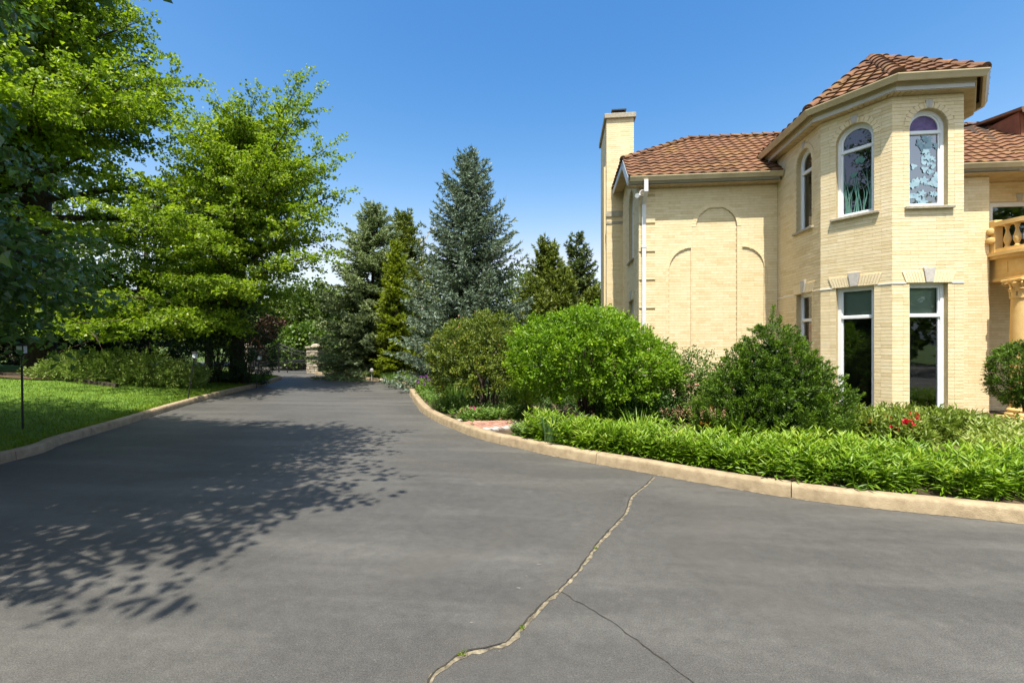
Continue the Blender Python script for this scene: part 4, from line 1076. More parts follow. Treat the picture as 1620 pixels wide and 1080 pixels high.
def branchy_tree(name, base, H, prof, nl, label, cat, mat, seed, trunk_r=.3, zc=.12, leaf=(.085,.08), dens=62, el=(-8,58), sec=.42, spread=.085, group=None, crown_name='crown', droop=.10, maxsec=1.7, mid=.72, lean=(0,0), limb_filter=None, hang=0.0, keep=None, shoot_ok=None, lvar=(.72,1.1), extra=()):
    """trunk, limbs and side shoots; leaves sit in tufts along the shoots"""
    rng = np.random.default_rng(seed); base = npv(base)
    root = empty(name, base, label, cat, group); tr = MB(); tr.smooth = True
    nseg = 10; pts = []; rad = []
    for i in range(nseg+1):
        t = i/nseg; wob = rng.normal(size=2)*.05*min(1,t*3)
        pts.append(base+np.array([wob[0]+lean[0]*t, wob[1]+lean[1]*t, H*t*.98])); rad.append(trunk_r*(1-t)**.8+.015+(.25*trunk_r if i == 0 else 0))
    tr.tube([Vector(p) for p in pts], rad, 10); tr.build('trunk', M['bark'], root, smooth=True)
    limbs = MB(); PP, AA, NN, RR = [], [], [], []; SS = []
    for i in range(nl+len(extra)):
        t = zc+(.99-zc)*((min(i,nl-1)+rng.uniform(0,.9))/nl); az = i*2.39996+rng.uniform(-.4,.4)
        L = prof((t-zc)/(1-zc))*rng.uniform(*lvar)
        e = R(el[0]+(el[1]-el[0])*((t-zc)/(1-zc))**1.1+rng.uniform(-8,8))
        if i >= nl: t, az, e, L = extra[i-nl]; az, e = R(az), R(e)
        o = base+np.array([lean[0]*t, lean[1]*t, H*t]); d = np.array([math.cos(az)*math.cos(e), math.sin(az)*math.cos(e), math.sin(e)])
        if i < nl and limb_filter is not None and not limb_filter(o, d*L): continue
        n = 7; lp = []; side = np.array([-d[1],d[0],0]); bend = rng.uniform(-.18,.18)
        for k in range(n):
            f = k/(n-1); p = o+d*L*f+side*bend*L*f*f; p[2] -= droop*L*f**2.2*(1-(t-zc)/(1-zc)); lp.append(p)
        r0 = max(.012, trunk_r*.30*(1-t)+.008*L)
        limbs.tube([Vector(p) for p in lp], [r0*(1-.88*k/(n-1))+.003 for k in range(n)], 5, cap=False)
        lp = np.array(lp); ns = max(3, int(L*.85/sec)*2)
        for j in range(ns+1):
            f = .14+.86*(j+rng.uniform(-.3,.3))/ns if j < ns else 1.0
            f = min(max(f,0),.999); k = int(f*(n-1)); ff = f*(n-1)-k; p = lp[k]*(1-ff)+lp[k+1]*ff; tan = unit((lp[k+1]-lp[k])[None])[0]
            sg = 1 if j % 2 else -1
            sd = np.cross(tan,[0,0,1]); sd /= max(1e-6,np.linalg.norm(sd))
            up = rng.uniform(-.35,.45)
            dirn = tan*rng.uniform(.45,1.0)+sd*sg*rng.uniform(.5,1.1)+np.array([0,0,up]) if j < ns else tan
            dirn /= np.linalg.norm(dirn)
            if shoot_ok is not None and not shoot_ok(p+dirn*.8): continue
            l = min(maxsec, L*.42*(1.05-.55*f)+.18)*rng.uniform(.6,1.15)
            m = max(4, int(l*dens)); q = rng.uniform(0.02,1,m)**.85
            P = p+dirn*l*q[:,None]+rng.normal(size=(m,3))*spread*np.array([1,1,.7]); P[:,2] -= (.10+hang)*l*q**2
            limbs.tube([Vector(p), Vector(p+dirn*l*.9-np.array([0,0,(.08+hang)*l]))], [.008,.002], 3, cap=False)
            A = rand_dirs(rng, m, -.25-hang*2)+dirn*.5; N = rand_dirs(rng, m, 1.1)
            clump = rng.uniform(-.18,.18)
            PP.append(P); AA.append(A); NN.append(N); RR.append(np.clip(rng.normal(.5+clump+.12*q,.17,m),0,1))
    limbs.build('limbs', M['bark'], root)
    P = np.concatenate(PP); A = np.concatenate(AA); N = np.concatenate(NN); r = np.concatenate(RR)
    if keep is not None:
        kk = keep(P); P, A, N, r = P[kk], A[kk], N[kk], r[kk]
    s_ = rng.uniform(.7,1.25,len(P))
    V, T, rr = leaf_arrays(P, A, N, leaf[0]*s_, leaf[1]*s_, r, mid, .22)
    tri_mesh(crown_name, V, T, mat, root, rr)
    return root, len(T)

def lumpy(rng, n, lo=.0, k=9, amp=.16):
    """random directions with a lumpy radius factor"""
    d = rand_dirs(rng, n); c = rand_dirs(rng, k)
    f = 1-amp+amp*1.9*np.max(np.clip(d@c.T,0,1)**5, axis=1)
    return d, f
def bush(name, base, rad, label, cat, mat, seed, nclump=420, nper=60, leaf=(.05,.026), spread=.10, group=None, zlow=-.35, inner=.25, stems=5, tip=.10, root=None, upbias=.5, mid=.5, kl=9, amp=.16, stem_h=None, cname='foliage', outw=.8, clump_len=.16):
    """shrub: stems and many leafy shoots on a lumpy volume; base = centre of the foot, rad = (rx, ry, height)"""
    rng = np.random.default_rng(seed); base = npv(base)
    own = root is None
    if own: root = empty(name, base, label, cat, group)
    h = rad[2]; cen = base+np.array([0,0,h*(.5 if zlow > -.9 else .5)]); sc = np.array([rad[0],rad[1],h*.5])
    d, f = lumpy(rng, nclump*3, k=kl, amp=amp); keep = d[:,2] > zlow; d, f = d[keep][:nclump], f[keep][:nclump]; n = len(d)
    depth = np.where(rng.random(n) < inner, rng.uniform(.45,.85,n), rng.uniform(.86,1.04,n))
    C = cen+d*sc*(f*depth)[:,None]
    C[:,2] = np.maximum(C[:,2], base[2]+.04)
    out = unit(d/sc*np.mean(sc)); sd = unit(out*outw+np.array([0,0,upbias])+rng.normal(size=(n,3))*.25)
    m = nper; q = rng.uniform(0,1,(n,m)); ln = clump_len*rng.uniform(.6,1.5,n)
    P = C[:,None,:]+sd[:,None,:]*(q*ln[:,None])[:,:,None]+rng.normal(size=(n,m,3))*spread*(1-.6*q)[:,:,None]
    A = sd[:,None,:]*.9+rng.normal(size=(n,m,3))*.65; N = out[:,None,:]*.6+np.array([0,0,.7])+rng.normal(size=(n,m,3))*.45
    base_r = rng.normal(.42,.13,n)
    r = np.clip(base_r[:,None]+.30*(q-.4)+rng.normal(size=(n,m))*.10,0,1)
    P, A, N, r = P.reshape(-1,3), A.reshape(-1,3), N.reshape(-1,3), r.ravel(); P[:,2] = np.maximum(P[:,2], base[2]+.01)
    s_ = rng.uniform(.65,1.25,len(P)); V, T, rr = leaf_arrays(P, A, N, leaf[0]*s_, leaf[1]*s_, r, mid, .15)
    o = tri_mesh(cname, V, T, mat, root, rr)
    if stems:
        st_ = MB()
        for i in range(stems*3):
            a = rng.uniform(0,6.28); q0 = base+np.array([math.cos(a),math.sin(a),0])*.12*rad[0]; tgt = C[rng.integers(n)]; mid_ = q0*.45+tgt*.55+np.array([0,0,.10*h]); mid_[:2] = q0[:2]*.65+tgt[:2]*.35
            st_.tube([Vector(q0-np.array([0,0,.05])), Vector(mid_), Vector(tgt)], [.026,.016,.004], 5, cap=False)
        st_.build('stems', M['bark'], root)
    return root, o
def conifer(name, base, H, rad, label, mat, seed, nlev=30, nb=8, tw=.10, droop=.22, upturn=.22, needle=(.10,.030), tuft=5, expo=.85, group='conifers', zb=.03, dens=1.0, tlen=.30, bare_inner=.25, el_top=40, cat='conifer'):
    rng = np.random.default_rng(seed); base = npv(base); root = empty(name, base, label, cat, group)
    tr = MB(); tr.tube([Vector(base-np.array([0,0,.1])), Vector(base+np.array([0,0,H*.5])), Vector(base+np.array([0,0,H*.99]))], [H*.017+.04,H*.010+.02,.008], 8); tr.build('trunk', M['bark'], root, smooth=True)
    br = MB(); PP, DD, RR = [], [], []
    for i in range(nlev):
        t = zb+(.985-zb)*(i+rng.uniform(-.25,.25))/nlev; t = max(t, zb*.5)
        for b in range(max(4,int(nb*(1-.4*t)))):
            az = rng.uniform(0,6.283); L = (rad*(1-t)**expo)*rng.uniform(.68,1.14)+.10; lev = rng.uniform(-.015,.015)
            e = R(-12+(el_top+12)*t**1.6+rng.uniform(-7,7)); h = np.array([math.cos(az),math.sin(az),0]); n = 7; lp = []
            for k in range(n):
                f = k/(n-1); lp.append(base+np.array([0,0,H*(t+lev)])+h*L*f*math.cos(e)+np.array([0,0,L*f*math.sin(e)-droop*L*math.sin(f*math.pi*.75)*(1-t)+upturn*L*.5*f**3]))
            br.tube([Vector(p) for p in lp], [.022*(1-t)*(1-f_)+.005 for f_ in np.linspace(0,1,n)], 4, cap=False); lp = np.array(lp)
            nt = max(3,int(L/tw*dens)); side = np.array([-h[1],h[0],0])
            for j in range(nt*2+1):
                f = bare_inner+(1-bare_inner)*((j//2)+rng.uniform(0,1))/nt if j < nt*2 else .97
                f = min(f,.985); k = int(f*(n-1)); ff = f*(n-1)-k; p = lp[k]*(1-ff)+lp[k+1]*ff; tan = unit((lp[k+1]-lp[k])[None])[0]
                sg = 1 if j % 2 else -1; l = tlen*(.35+.65*min(1,L/1.2))*(1.15-.65*f)*rng.uniform(.6,1.2)
                dn = tan*.75+side*sg*rng.uniform(.5,1.0)+np.array([0,0,rng.uniform(-.38,.12)]) if j < nt*2 else tan
                dn = dn/np.linalg.norm(dn); m = max(2,int(l/.055)); q = (np.arange(m)+rng.uniform(0,1,m))/m
                c = p+dn*l*q[:,None]; c[:,2] -= .12*l*q*q
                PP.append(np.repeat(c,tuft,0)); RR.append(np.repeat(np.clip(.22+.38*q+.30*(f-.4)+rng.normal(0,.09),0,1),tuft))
                DD.append(dn*.85+rng.normal(size=(m*tuft,3))*.55+np.array([0,0,.12]))
    br.build('branches', M['twig'], root)
    P = np.concatenate(PP); D = np.concatenate(DD); r = np.clip(np.concatenate(RR)+rng.normal(size=len(P))*.08,0,1)
    V, T, rr = needle_arrays(P, D, needle[0]*rng.uniform(.7,1.25,len(P)), needle[1], r, rng)
    tri_mesh('foliage', V, T, mat, root, rr); return root, len(T)

# --- trees on the lawn
gprof = lambda R0: (lambda t: R0*(min(1,(t+.10)/.22))**.5*(1-t)**.62)
g1 = at(66,17.5); g1.z = lawn_at(g1.x,g1.y)-.05
g2 = at(376,18.8); g2.z = lawn_at(g2.x,g2.y)-.05
counts = {}
_, counts['g1'] = branchy_tree('ginkgo_tree', g1, 18.5, gprof(7.2), 290, 'tallest ginkgo tree behind the lawn, its thick trunk in a bed', 'tree', M['ginkgo'], 21, .40, .13, dens=44, group='ginkgo trees on the lawn', leaf=(.135,.13), sec=.42, maxsec=1.9, spread=.11, limb_filter=lambda o, v: o[1]+v[1]*.8 < g1.y+2.2 and (o+v*.9)[2] > 2.3 and not ((o+v*.8)[1] < 14.0 and (o+v)[0] > -18.4 and o[2] < 8.0), keep=lambda P: P[:,2] > 1.9)
def g2_limb(o, v):
    e = o+v; d = -e[0]*SP+e[1]*CP; px = 810+FPX*(e[0]*CP+e[1]*SP)/d; py = 543-(e[2]-CAM_H)/d*FPX
    return e[2] > 2.2 and px < 515-max(0,py-240)*.24 and e[1] < g2.y+3.0 and not (e[0] < -15.2 and e[1] < 15.2)
_, counts['g2'] = branchy_tree('ginkgo_tree', g2, 10.4, gprof(5.5), 185, 'smaller ginkgo tree reaching over the drive beside the kerb', 'tree', M['ginkgo'], 25, .26, .13, lean=(.7,-.8), extra=((.74,-8,60,4.9),(.72,5,52,4.5),(.68,-20,44,4.2),(.66,0,34,4.5),(.62,-12,27,4.6),(.60,8,20,4.3),(.56,-5,13,4.1),(.74,30,66,3.9),(.74,-40,68,3.6),(.5,-14,10,3.9)), dens=56, group='ginkgo trees on the lawn', leaf=(.105,.10), el=(-6,54), sec=.34, maxsec=1.15, lvar=(.5,1.25), limb_filter=g2_limb, keep=lambda P: P[:,2] > 1.95)
# big-leaved tree standing left of the camera, its boughs over the drive
nt_ = Vector((-8.1,3.3,.15))
def in_view(p, lim=200):      # would this shoot hang in front of the lawn trees?
    d = -p[0]*SP+p[1]*CP
    if d < .3: return False
    return 810+FPX*(p[0]*CP+p[1]*SP)/d > lim and 543-(p[2]-CAM_H)/d*FPX > -170
def near_depth(p): return -p[0]*SP+p[1]*CP
def shade_ok(e, m=0.0):        # keep the shade where the crown spreads: over the left of the drive
    x, y = e[0], e[1]+.40*e[2]
    return y < 8.9+(-3-x)*.12+m and y > 2.6-m and x < -3.9+(y-2.7)*.42+m
def near_limb(o, v):
    return shade_ok(o+v, .25) and not any(in_view(o+v*f, 215) or (in_view(o+v*f, -150) and near_depth(o+v*f) < 4.9) for f in (.3,.5,.75,1.0))
_, counts['near'] = branchy_tree('linden_tree', nt_, 11.5, lambda t: 6.6*(min(1,(t+.25)/.4))**.6*(1-t)**.40, 330, 'large leaved tree at the left edge, boughs overhanging the drive', 'tree', M['broad'], 31, .30, .20, leaf=(.14,.108), dens=29, el=(2,58), sec=.40, spread=.15, maxsec=1.5, mid=.42, droop=.12, hang=.16, limb_filter=near_limb, shoot_ok=lambda p: shade_ok(p, .35) and not in_view(p) and not (in_view(p, -150) and near_depth(p) < 4.9))

# --- yews, added dark shrubs and low plants on the left
def dark_mass(name, c, rx, ry, h, label, mat, seed, **kw):
    return bush(name, c, (rx,ry,h), label, 'shrub', mat, seed, **kw)
c = at(398,18.6); dark_mass('yew_shrub', (c.x-.3,c.y,.12), 1.25, 1.1, 3.3, 'tall dark clipped yew at the lawn tip before the gate', M['yew'], 41, nclump=560, nper=28, leaf=(.075,.032), zlow=-1, inner=.1)
c = at(345,18.0); dark_mass('yew_shrub', (c.x-.2,c.y,.3), 1.5, 1.0, 2.6, 'dark yew to the left of the clipped yew, under the ginkgo', M['yew'], 42, nclump=480, nper=26, leaf=(.08,.034), zlow=-1, inner=.1)
for k, (px, d, rx, h, lab) in enumerate(((235,23,3.2,3.4,'added dark shrub standing for shade behind the middle of the low juniper'),(120,23,3.4,3.6,'added dark shrub standing for shade behind the left end of the low juniper'),(10,22,3.4,3.4,'added dark shrub standing for shade behind the thick ginkgo trunk'),(-110,20,3.4,3.4,'added dark shrub standing for shade beyond the lawn at the left edge'))):
    c = at(px,d); bush('shade_shrub', (c.x,c.y,.85), (rx,1.3,h), lab, 'shrub', M['dark_mass'], 50+k, nclump=400, nper=18, leaf=(.19,.10), zlow=-1, inner=.08, group='added dark shrubs standing for shade behind the lawn', stems=3)  # added dark shrubs stand in for the black shade beneath the ginkgos
rng0 = np.random.default_rng(60)
jl = empty('juniper_shrub', at(195,17.0,.95), 'low wide pale green juniper spread along the back of the lawn', 'shrub')
parts_ = []
for k, (px, d, rx, hh) in enumerate(((112,15.6,.9,.60),(150,15.6,1.0,.78),(195,15.8,1.1,.82),(240,15.9,1.0,.8),(280,16.1,.85,.60))):
    c = at(px,d); z = lawn_at(c.x,c.y)-.05; rr = np.random.default_rng(61+k); n = 340; dirs, f = lumpy(rr, n*3, k=12, amp=.2); kp = dirs[:,2] > -.15; dirs, f = dirs[kp][:n], f[kp][:n]; n = len(dirs)
    C = np.array([c.x,c.y,z+.1])+dirs*np.array([rx,rx*.8,hh])*(f*rr.uniform(.7,1.05,n))[:,None]
    sdir = unit(dirs*np.array([1,1,.3])+np.array([.35,-.2,.45])+rr.normal(size=(n,3))*.25); m = 16; q = rr.uniform(0,1,(n,m))
    P = C[:,None,:]+sdir[:,None,:]*(q*.26)[:,:,None]+rr.normal(size=(n,m,3))*.035; A = sdir[:,None,:]+rr.normal(size=(n,m,3))*.45
    parts_.append(leaf_arrays(P.reshape(-1,3), A.reshape(-1,3), rr.normal(size=(n*m,3))+np.array([0,0,.6]), .10, .032, np.clip(.3+.55*q+rr.normal(size=(n,m))*.12,0,1).ravel()))
V, T, r_ = joinarr(parts_); tri_mesh('foliage', V, T, M['juniper_low'], jl, r_)
# bed edging round the thick trunk
edg = empty('bed_edging', at(60,14.6,.9), 'low dark timber edging round the bed of the thick ginkgo trunk', 'edging')
for k in range(6):
    a, b = at(-30+k*36,14.8+.35*math.sin(k*.7)), at(6+k*36,14.8+.35*math.sin((k+1)*.7)); a.z = lawn_at(a.x,a.y)+.04; b.z = lawn_at(b.x,b.y)+.04
    dd = (b-a).normalized(); sx = dd.cross(Vector((0,0,1))).normalized(); MB().box((a+b)/2, ((b-a).length/2-.01,.05,.08), dd, sx, sx.cross(dd)).build('timber', M['bark'], edg)
mul = MB(); gl = at(60,15.6)
mul.add([(gl.x+1.9*math.cos(a)*(1+.08*math.sin(3*a)), gl.y+1.2*math.sin(a), lawn_at(gl.x+1.9*math.cos(a), gl.y+1.2*math.sin(a))+.035) for a in [i*2*math.pi/28 for i in range(28)]]+[(gl.x,gl.y,lawn_at(gl.x,gl.y)+.07)], [(i,(i+1)%28,28) for i in range(28)])
mo = mul.build('mulch_bed', M['soil']); tag(mo, kind='structure')

# lawn blades
rng = np.random.default_rng(70)
I = rng.random(115000)*(LV.shape[0]-1); K = (rng.random(115000)**1.15)*20.0
i0 = I.astype(int); k0 = K.astype(int); fi = (I-i0)[:,None]; fk = (K-k0)[:,None]
Pg = LV[i0,k0]*(1-fi)*(1-fk)+LV[i0+1,k0]*fi*(1-fk)+LV[i0,k0+1]*(1-fi)*fk+LV[i0+1,k0+1]*fi*fk
kp = (Pg[:,1] > 2) & (Pg[:,0] > -26) & (Pg[:,0] < -7); Pg = Pg[kp]; Pg[:,2] -= .004
pat = .5+.25*np.sin(Pg[:,0]*1.7+np.sin(Pg[:,1]*.9)*2)*np.sin(Pg[:,1]*1.3)
A = rand_dirs(rng, len(Pg), 0)*.55+np.array([0,0,1.0])
V, T, r_ = needle_arrays(Pg, A, rng.uniform(.04,.085,len(Pg)), .014, np.clip(pat*.7+rng.normal(size=len(Pg))*.18+.1,0,1), rng)
go = tri_mesh('lawn_grass', V, T, M['grass'], None, r_); tag(go, 'short green mown grass covering the lawn mound', 'grass', kind='stuff')

# --- conifers and far trees
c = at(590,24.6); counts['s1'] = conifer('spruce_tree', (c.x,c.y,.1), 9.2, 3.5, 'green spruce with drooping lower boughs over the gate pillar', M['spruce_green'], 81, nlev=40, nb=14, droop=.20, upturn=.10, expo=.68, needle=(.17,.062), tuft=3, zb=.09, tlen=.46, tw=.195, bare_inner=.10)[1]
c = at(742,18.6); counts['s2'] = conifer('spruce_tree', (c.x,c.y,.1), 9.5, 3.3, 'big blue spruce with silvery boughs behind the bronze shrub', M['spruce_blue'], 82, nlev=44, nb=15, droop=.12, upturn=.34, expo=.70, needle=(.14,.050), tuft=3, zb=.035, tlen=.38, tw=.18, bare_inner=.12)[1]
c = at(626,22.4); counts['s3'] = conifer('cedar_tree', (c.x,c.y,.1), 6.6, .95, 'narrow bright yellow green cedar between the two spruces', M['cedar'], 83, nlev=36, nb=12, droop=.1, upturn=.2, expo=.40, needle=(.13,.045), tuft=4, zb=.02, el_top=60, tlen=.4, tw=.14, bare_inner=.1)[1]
c = at(640,27); conifer('cedar_tree', (c.x,c.y,.1), 9.3, 2.2, 'dark green cedar rising behind between the two spruces', M['arbor'], 84, nlev=34, nb=13, expo=.45, needle=(.16,.06), tuft=3, el_top=60, tlen=.45, tw=.16, bare_inner=.1)
c = at(912,27); conifer('spruce_tree', (c.x,c.y,.1), 8.35, 2.3, 'small slender dark spruce next to the chimney', M['spruce_far'], 85, nlev=24, nb=11, expo=.7, needle=(.17,.058), tuft=4, droop=.12, upturn=.3, tlen=.42, tw=.15, bare_inner=.08)
for px, d, h, rd, sd_, lab in ((866,24,6.9,1.75,86,'rounded green arborvitae right of the blue spruce'),(890,23,5.2,1.5,87,'lower arborvitae in front of the slender spruce'),(938,22,4.2,1.1,88,'low arborvitae against the foot of the chimney'),(842,22,4.6,1.4,89,'short arborvitae tight against the blue spruce')):
    c = at(px,d); conifer('arborvitae_tree', (c.x,c.y,.1), h, rd, lab, M['arbor'], sd_, nlev=int(h*4.4), nb=12, expo=.42, needle=(.17,.065), tuft=3, el_top=65, upturn=.3, droop=.05, cat='tree', tlen=.4, tw=.15, bare_inner=.1, group='arborvitae by the chimney')
def fartree(px, d, rx, h, lab, mat, seed, zlow=-.75, nc=420, name='far_tree', group='trees beyond the gate'):
    c = at(px,d); root = empty(name, (c.x,c.y,0), lab, 'tree', group); MB().tube([(c.x,c.y,-.1),(c.x+.1,c.y,h*.55),(c.x,c.y,h*.8)], [h*.03,h*.018,.03], 8).build('trunk', M['bark'], root, smooth=True)
    bush(name, (c.x,c.y,h*.10), (rx,rx,h*.9), None, None, mat, seed, nclump=nc, nper=16, leaf=(.26,.20), spread=.30, zlow=zlow, inner=.3, stems=0, root=root, kl=14, amp=.24, cname='crown', clump_len=.35)
fartree(500,38,2.9,6.8,'round green tree left of the green spruce beyond the gate',M['farleaf'],91)
fartree(462,44,3.2,6.2,'lower green tree beyond the gate next to the ginkgo',M['farleaf_b'],92)
fartree(538,40,2.6,6.6,'green tree tucked behind the left edge of the green spruce',M['farleaf'],93)
fartree(436,36,1.5,3.2,'maroon leaved small tree behind the iron gate',M['maroon'],94,zlow=-.9)
fartree(480,32,1.5,2.7,'small yellow green tree directly behind the gate',M['farleaf_b'],95,zlow=-.95)
fartree(400,40,4.0,9.0,'tall green tree behind the clipped yew',M['farleaf'],96)
fartree(330,36,4.5,9.5,'tall green tree behind the smaller ginkgo',M['farleaf'],97)
fartree(230,34,5.0,12.5,'tall green tree behind the low juniper',M['farleaf'],98)
fartree(90,32,5.5,15.,'tall green tree behind the thick ginkgo trunk',M['farleaf'],99)
fartree(-60,28,5.0,14.,'tall green tree beyond the added dark shrubs at the left edge',M['farleaf'],100)
fartree(690,36,3.5,8.2,'green tree behind the left side of the blue spruce',M['farleaf'],101)
fartree(800,34,3.5,6.6,'green tree behind the right side of the blue spruce',M['farleaf'],102)
fartree(890,40,4.0,7.2,'green tree behind the slender dark spruce',M['farleaf'],103)
for k, (x, y, rx, h, lab) in enumerate(((-14,-16,4.5,9.5,'broad tree across the drive behind the viewer, left of the rest'),(-5,-19,4.5,10,'tall tree across the drive directly behind the viewer'),(5,-18,4.5,9.5,'tree across the drive opposite the turret'),(13,-17,4.5,10.5,'tall tree across the drive opposite the entry'),(22,-14,4.5,10,'tree across the drive to the far right'),(29,-6,4.5,10,'tree at the far right end of the drive'))):
    root = empty('yard_tree', (x,y,0), lab, 'tree', 'trees across the drive'); MB().tube([(x,y,-.1),(x+.1,y,h*.55),(x,y,h*.8)], [h*.03,h*.018,.03], 8).build('trunk', M['bark'], root, smooth=True)
    bush('yard_tree', (x,y,h*.12), (rx,rx,h*.9), None, None, M['farleaf'], 300+k, nclump=320, nper=11, leaf=(.40,.30), spread=.35, zlow=-.8, inner=.3, stems=0, root=root, kl=14, amp=.24, cname='crown', clump_len=.35)
# leafless twigs showing above the trees
bt = empty('bare_tree', at(668,30), 'leafless grey tree top showing between the two spruces', 'tree'); rr = random.Random(4); m = MB(); b0 = at(668,30)
def twig(p, d, l, r, k):
    q = p+d*l; m.tube([p,q], [r,r*.6], 4, cap=False)
    if k:
        for _ in range(3): twig(p+d*l*rr.uniform(.5,1), (d+Vector((rr.uniform(-.5,.5),rr.uniform(-.5,.5),rr.uniform(-.1,.3)))).normalized(), l*rr.uniform(.5,.75), r*.6, k-1)
twig(b0, Vector((0,0,1)), 6.8, .12, 0); twig(b0+Vector((0,0,6.5)), Vector((.05,0,1)).normalized(), 1.6, .05, 4); m.build('branches', M['stone'], bt)
# a belt of wood far beyond, so that the horizon is closed
wr = np.random.default_rng(110); wp = []
for k in range(170):
    a = R(-75+150*k/119) if k < 120 else R(80+200*(k-120)/49); d = wr.uniform(70,95) if k < 120 else wr.uniform(38,50); c = np.array([d*math.sin(a), d*math.cos(a), 0]); h = wr.uniform(5,8.5) if k < 120 else wr.uniform(9,13); n = 110
    dirs, f = lumpy(wr, n, k=8, amp=.25); P = c+np.array([0,0,h*.5])+dirs*np.array([4,4,h*.5])*(f*wr.uniform(.7,1.05,n))[:,None]
    wp.append(leaf_arrays(P, rand_dirs(wr,n), dirs+rand_dirs(wr,n)*.5, 1.4, 1.1, np.clip(wr.normal(.5,.2,n),0,1)))
V, T, r_ = joinarr(wp); wo_ = tri_mesh('far_woods', V, T, M['farleaf'], None, r_); tag(wo_, 'distant belt of green woodland closing the horizon', 'woods', kind='stuff')

# --- shrubs in the bed by the house
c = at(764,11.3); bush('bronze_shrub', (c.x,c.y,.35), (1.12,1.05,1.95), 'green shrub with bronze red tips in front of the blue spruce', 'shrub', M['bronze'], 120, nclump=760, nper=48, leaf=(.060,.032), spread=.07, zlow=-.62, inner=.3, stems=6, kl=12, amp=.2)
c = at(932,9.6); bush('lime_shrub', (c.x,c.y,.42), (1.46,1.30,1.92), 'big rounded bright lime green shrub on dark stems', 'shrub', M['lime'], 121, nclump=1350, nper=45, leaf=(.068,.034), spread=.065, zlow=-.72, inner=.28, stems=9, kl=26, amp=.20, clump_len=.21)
m = MB(); rr = random.Random(8); b0 = at(932,9.6)
for k in range(9):
    a = rr.uniform(0,6.28); m.tube([(b0.x+.14*math.cos(a),b0.y+.14*math.sin(a),.05),(b0.x+.3*math.cos(a),b0.y+.3*math.sin(a),.5),(b0.x+.75*math.cos(a),b0.y+.7*math.sin(a),1.15)], [.035,.03,.015], 6)
m.build('stems', M['bark'], [o for o in bpy.data.objects if o.name == 'lime_shrub'][0])
m = MB(); b0 = at(775,11.2)
for k in range(7):
    a = rr.uniform(0,6.28); m.tube([(b0.x+.1*math.cos(a),b0.y+.1*math.sin(a),.05),(b0.x+.2*math.cos(a),b0.y+.2*math.sin(a),.5),(b0.x+.6*math.cos(a),b0.y+.6*math.sin(a),1.1)], [.035,.03,.012], 6)
m.build('stems', M['bark'], [o for o in bpy.data.objects if o.name == 'bronze_shrub'][0])
# conical juniper: overlapping plumes
def juniper(px, d, rad, h, label, seed):
    rng = np.random.default_rng(seed); c = at(px,d); base = np.array([c.x,c.y,.1]); root = empty('juniper_shrub', base, label, 'shrub')
    n = 1150; t = 1-np.sqrt(rng.random(n)); az = rng.random(n)*6.283; lob = 1+.10*np.sin(az*5+t*9)+.07*np.sin(az*9-t*14)
    prof = rad*np.clip((1-t)**.70*(.86+.22*np.minimum(t/.22,1)),0,1.02)*lob*rng.uniform(.80,1.05,n)
    O = np.stack([np.cos(az)*prof, np.sin(az)*prof*.9, t*h*.93],1); C = base+O
    outv = unit(O*np.array([1,1,0])+1e-6); sd = unit(outv*.75+np.array([0,0,.62])+rng.normal(size=(n,3))*.22); m = 64
    L = rng.uniform(.18,.36,n)*(1-.2*t); q = rng.uniform(0,1,(n,m))
    P = C[:,None,:]+sd[:,None,:]*((q-.35)*L[:,None])[:,:,None]+rng.normal(size=(n,m,3))*.034*(1.15-q)[:,:,None]
    A = sd[:,None,:]+rng.normal(size=(n,m,3))*.55; br = rng.normal(.36,.12,n); br[rng.random(n) < .006] = 1.3
    r = np.clip(br[:,None]+.35*(q-.35)+rng.normal(size=(n,m))*.08,0,1); r = np.where((br[:,None] < 1) & (r > .97), .97, r)
    V, T, rr_ = leaf_arrays(P.reshape(-1,3), A.reshape(-1,3), rng.normal(size=(n*m,3)), .055, .017, r.ravel(), .5, .1)
    tri_mesh('foliage', V, T, M['juniper'], root, rr_)
    # inner leaves in the darkest tone, painting shade into gaps between plumes
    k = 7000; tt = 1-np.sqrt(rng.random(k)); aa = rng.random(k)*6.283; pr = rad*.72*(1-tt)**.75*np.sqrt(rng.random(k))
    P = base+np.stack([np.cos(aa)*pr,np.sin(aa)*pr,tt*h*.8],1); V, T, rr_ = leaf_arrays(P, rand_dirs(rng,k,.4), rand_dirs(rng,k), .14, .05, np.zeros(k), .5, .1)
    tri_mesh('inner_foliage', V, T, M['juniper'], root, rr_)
    # leader shoots at the top
    pp = []
    for dx, dz, L in ((.0,1.0,.34),(.10,.92,.30),(.22,.82,.36),(-.12,.86,.24),(.34,.72,.34),(-.3,.72,.22),(.5,.62,.26)):
        k = 110; q = rng.random(k); d_ = unit(np.array([[dx*1.2+.10,rng.normal()*.15,1.0]]))[0]
        P = base+np.array([dx,0,h*.90*dz])+d_*(q*L)[:,None]+rng.normal(size=(k,3))*.03*(1.1-q)[:,None]; A = d_+rng.normal(size=(k,3))*.5
        pp.append(leaf_arrays(P, A, rng.normal(size=(k,3)), .06, .016, np.clip(.45+.4*q,0,.95)))
    V, T, rr_ = joinarr(pp); tri_mesh('leader_shoots', V, T, M['juniper'], root, rr_)['kind'] = 'stuff'
juniper(1220, 8.15, 1.34, 2.25, 'broad conical dark green juniper in front of the turret', 122)
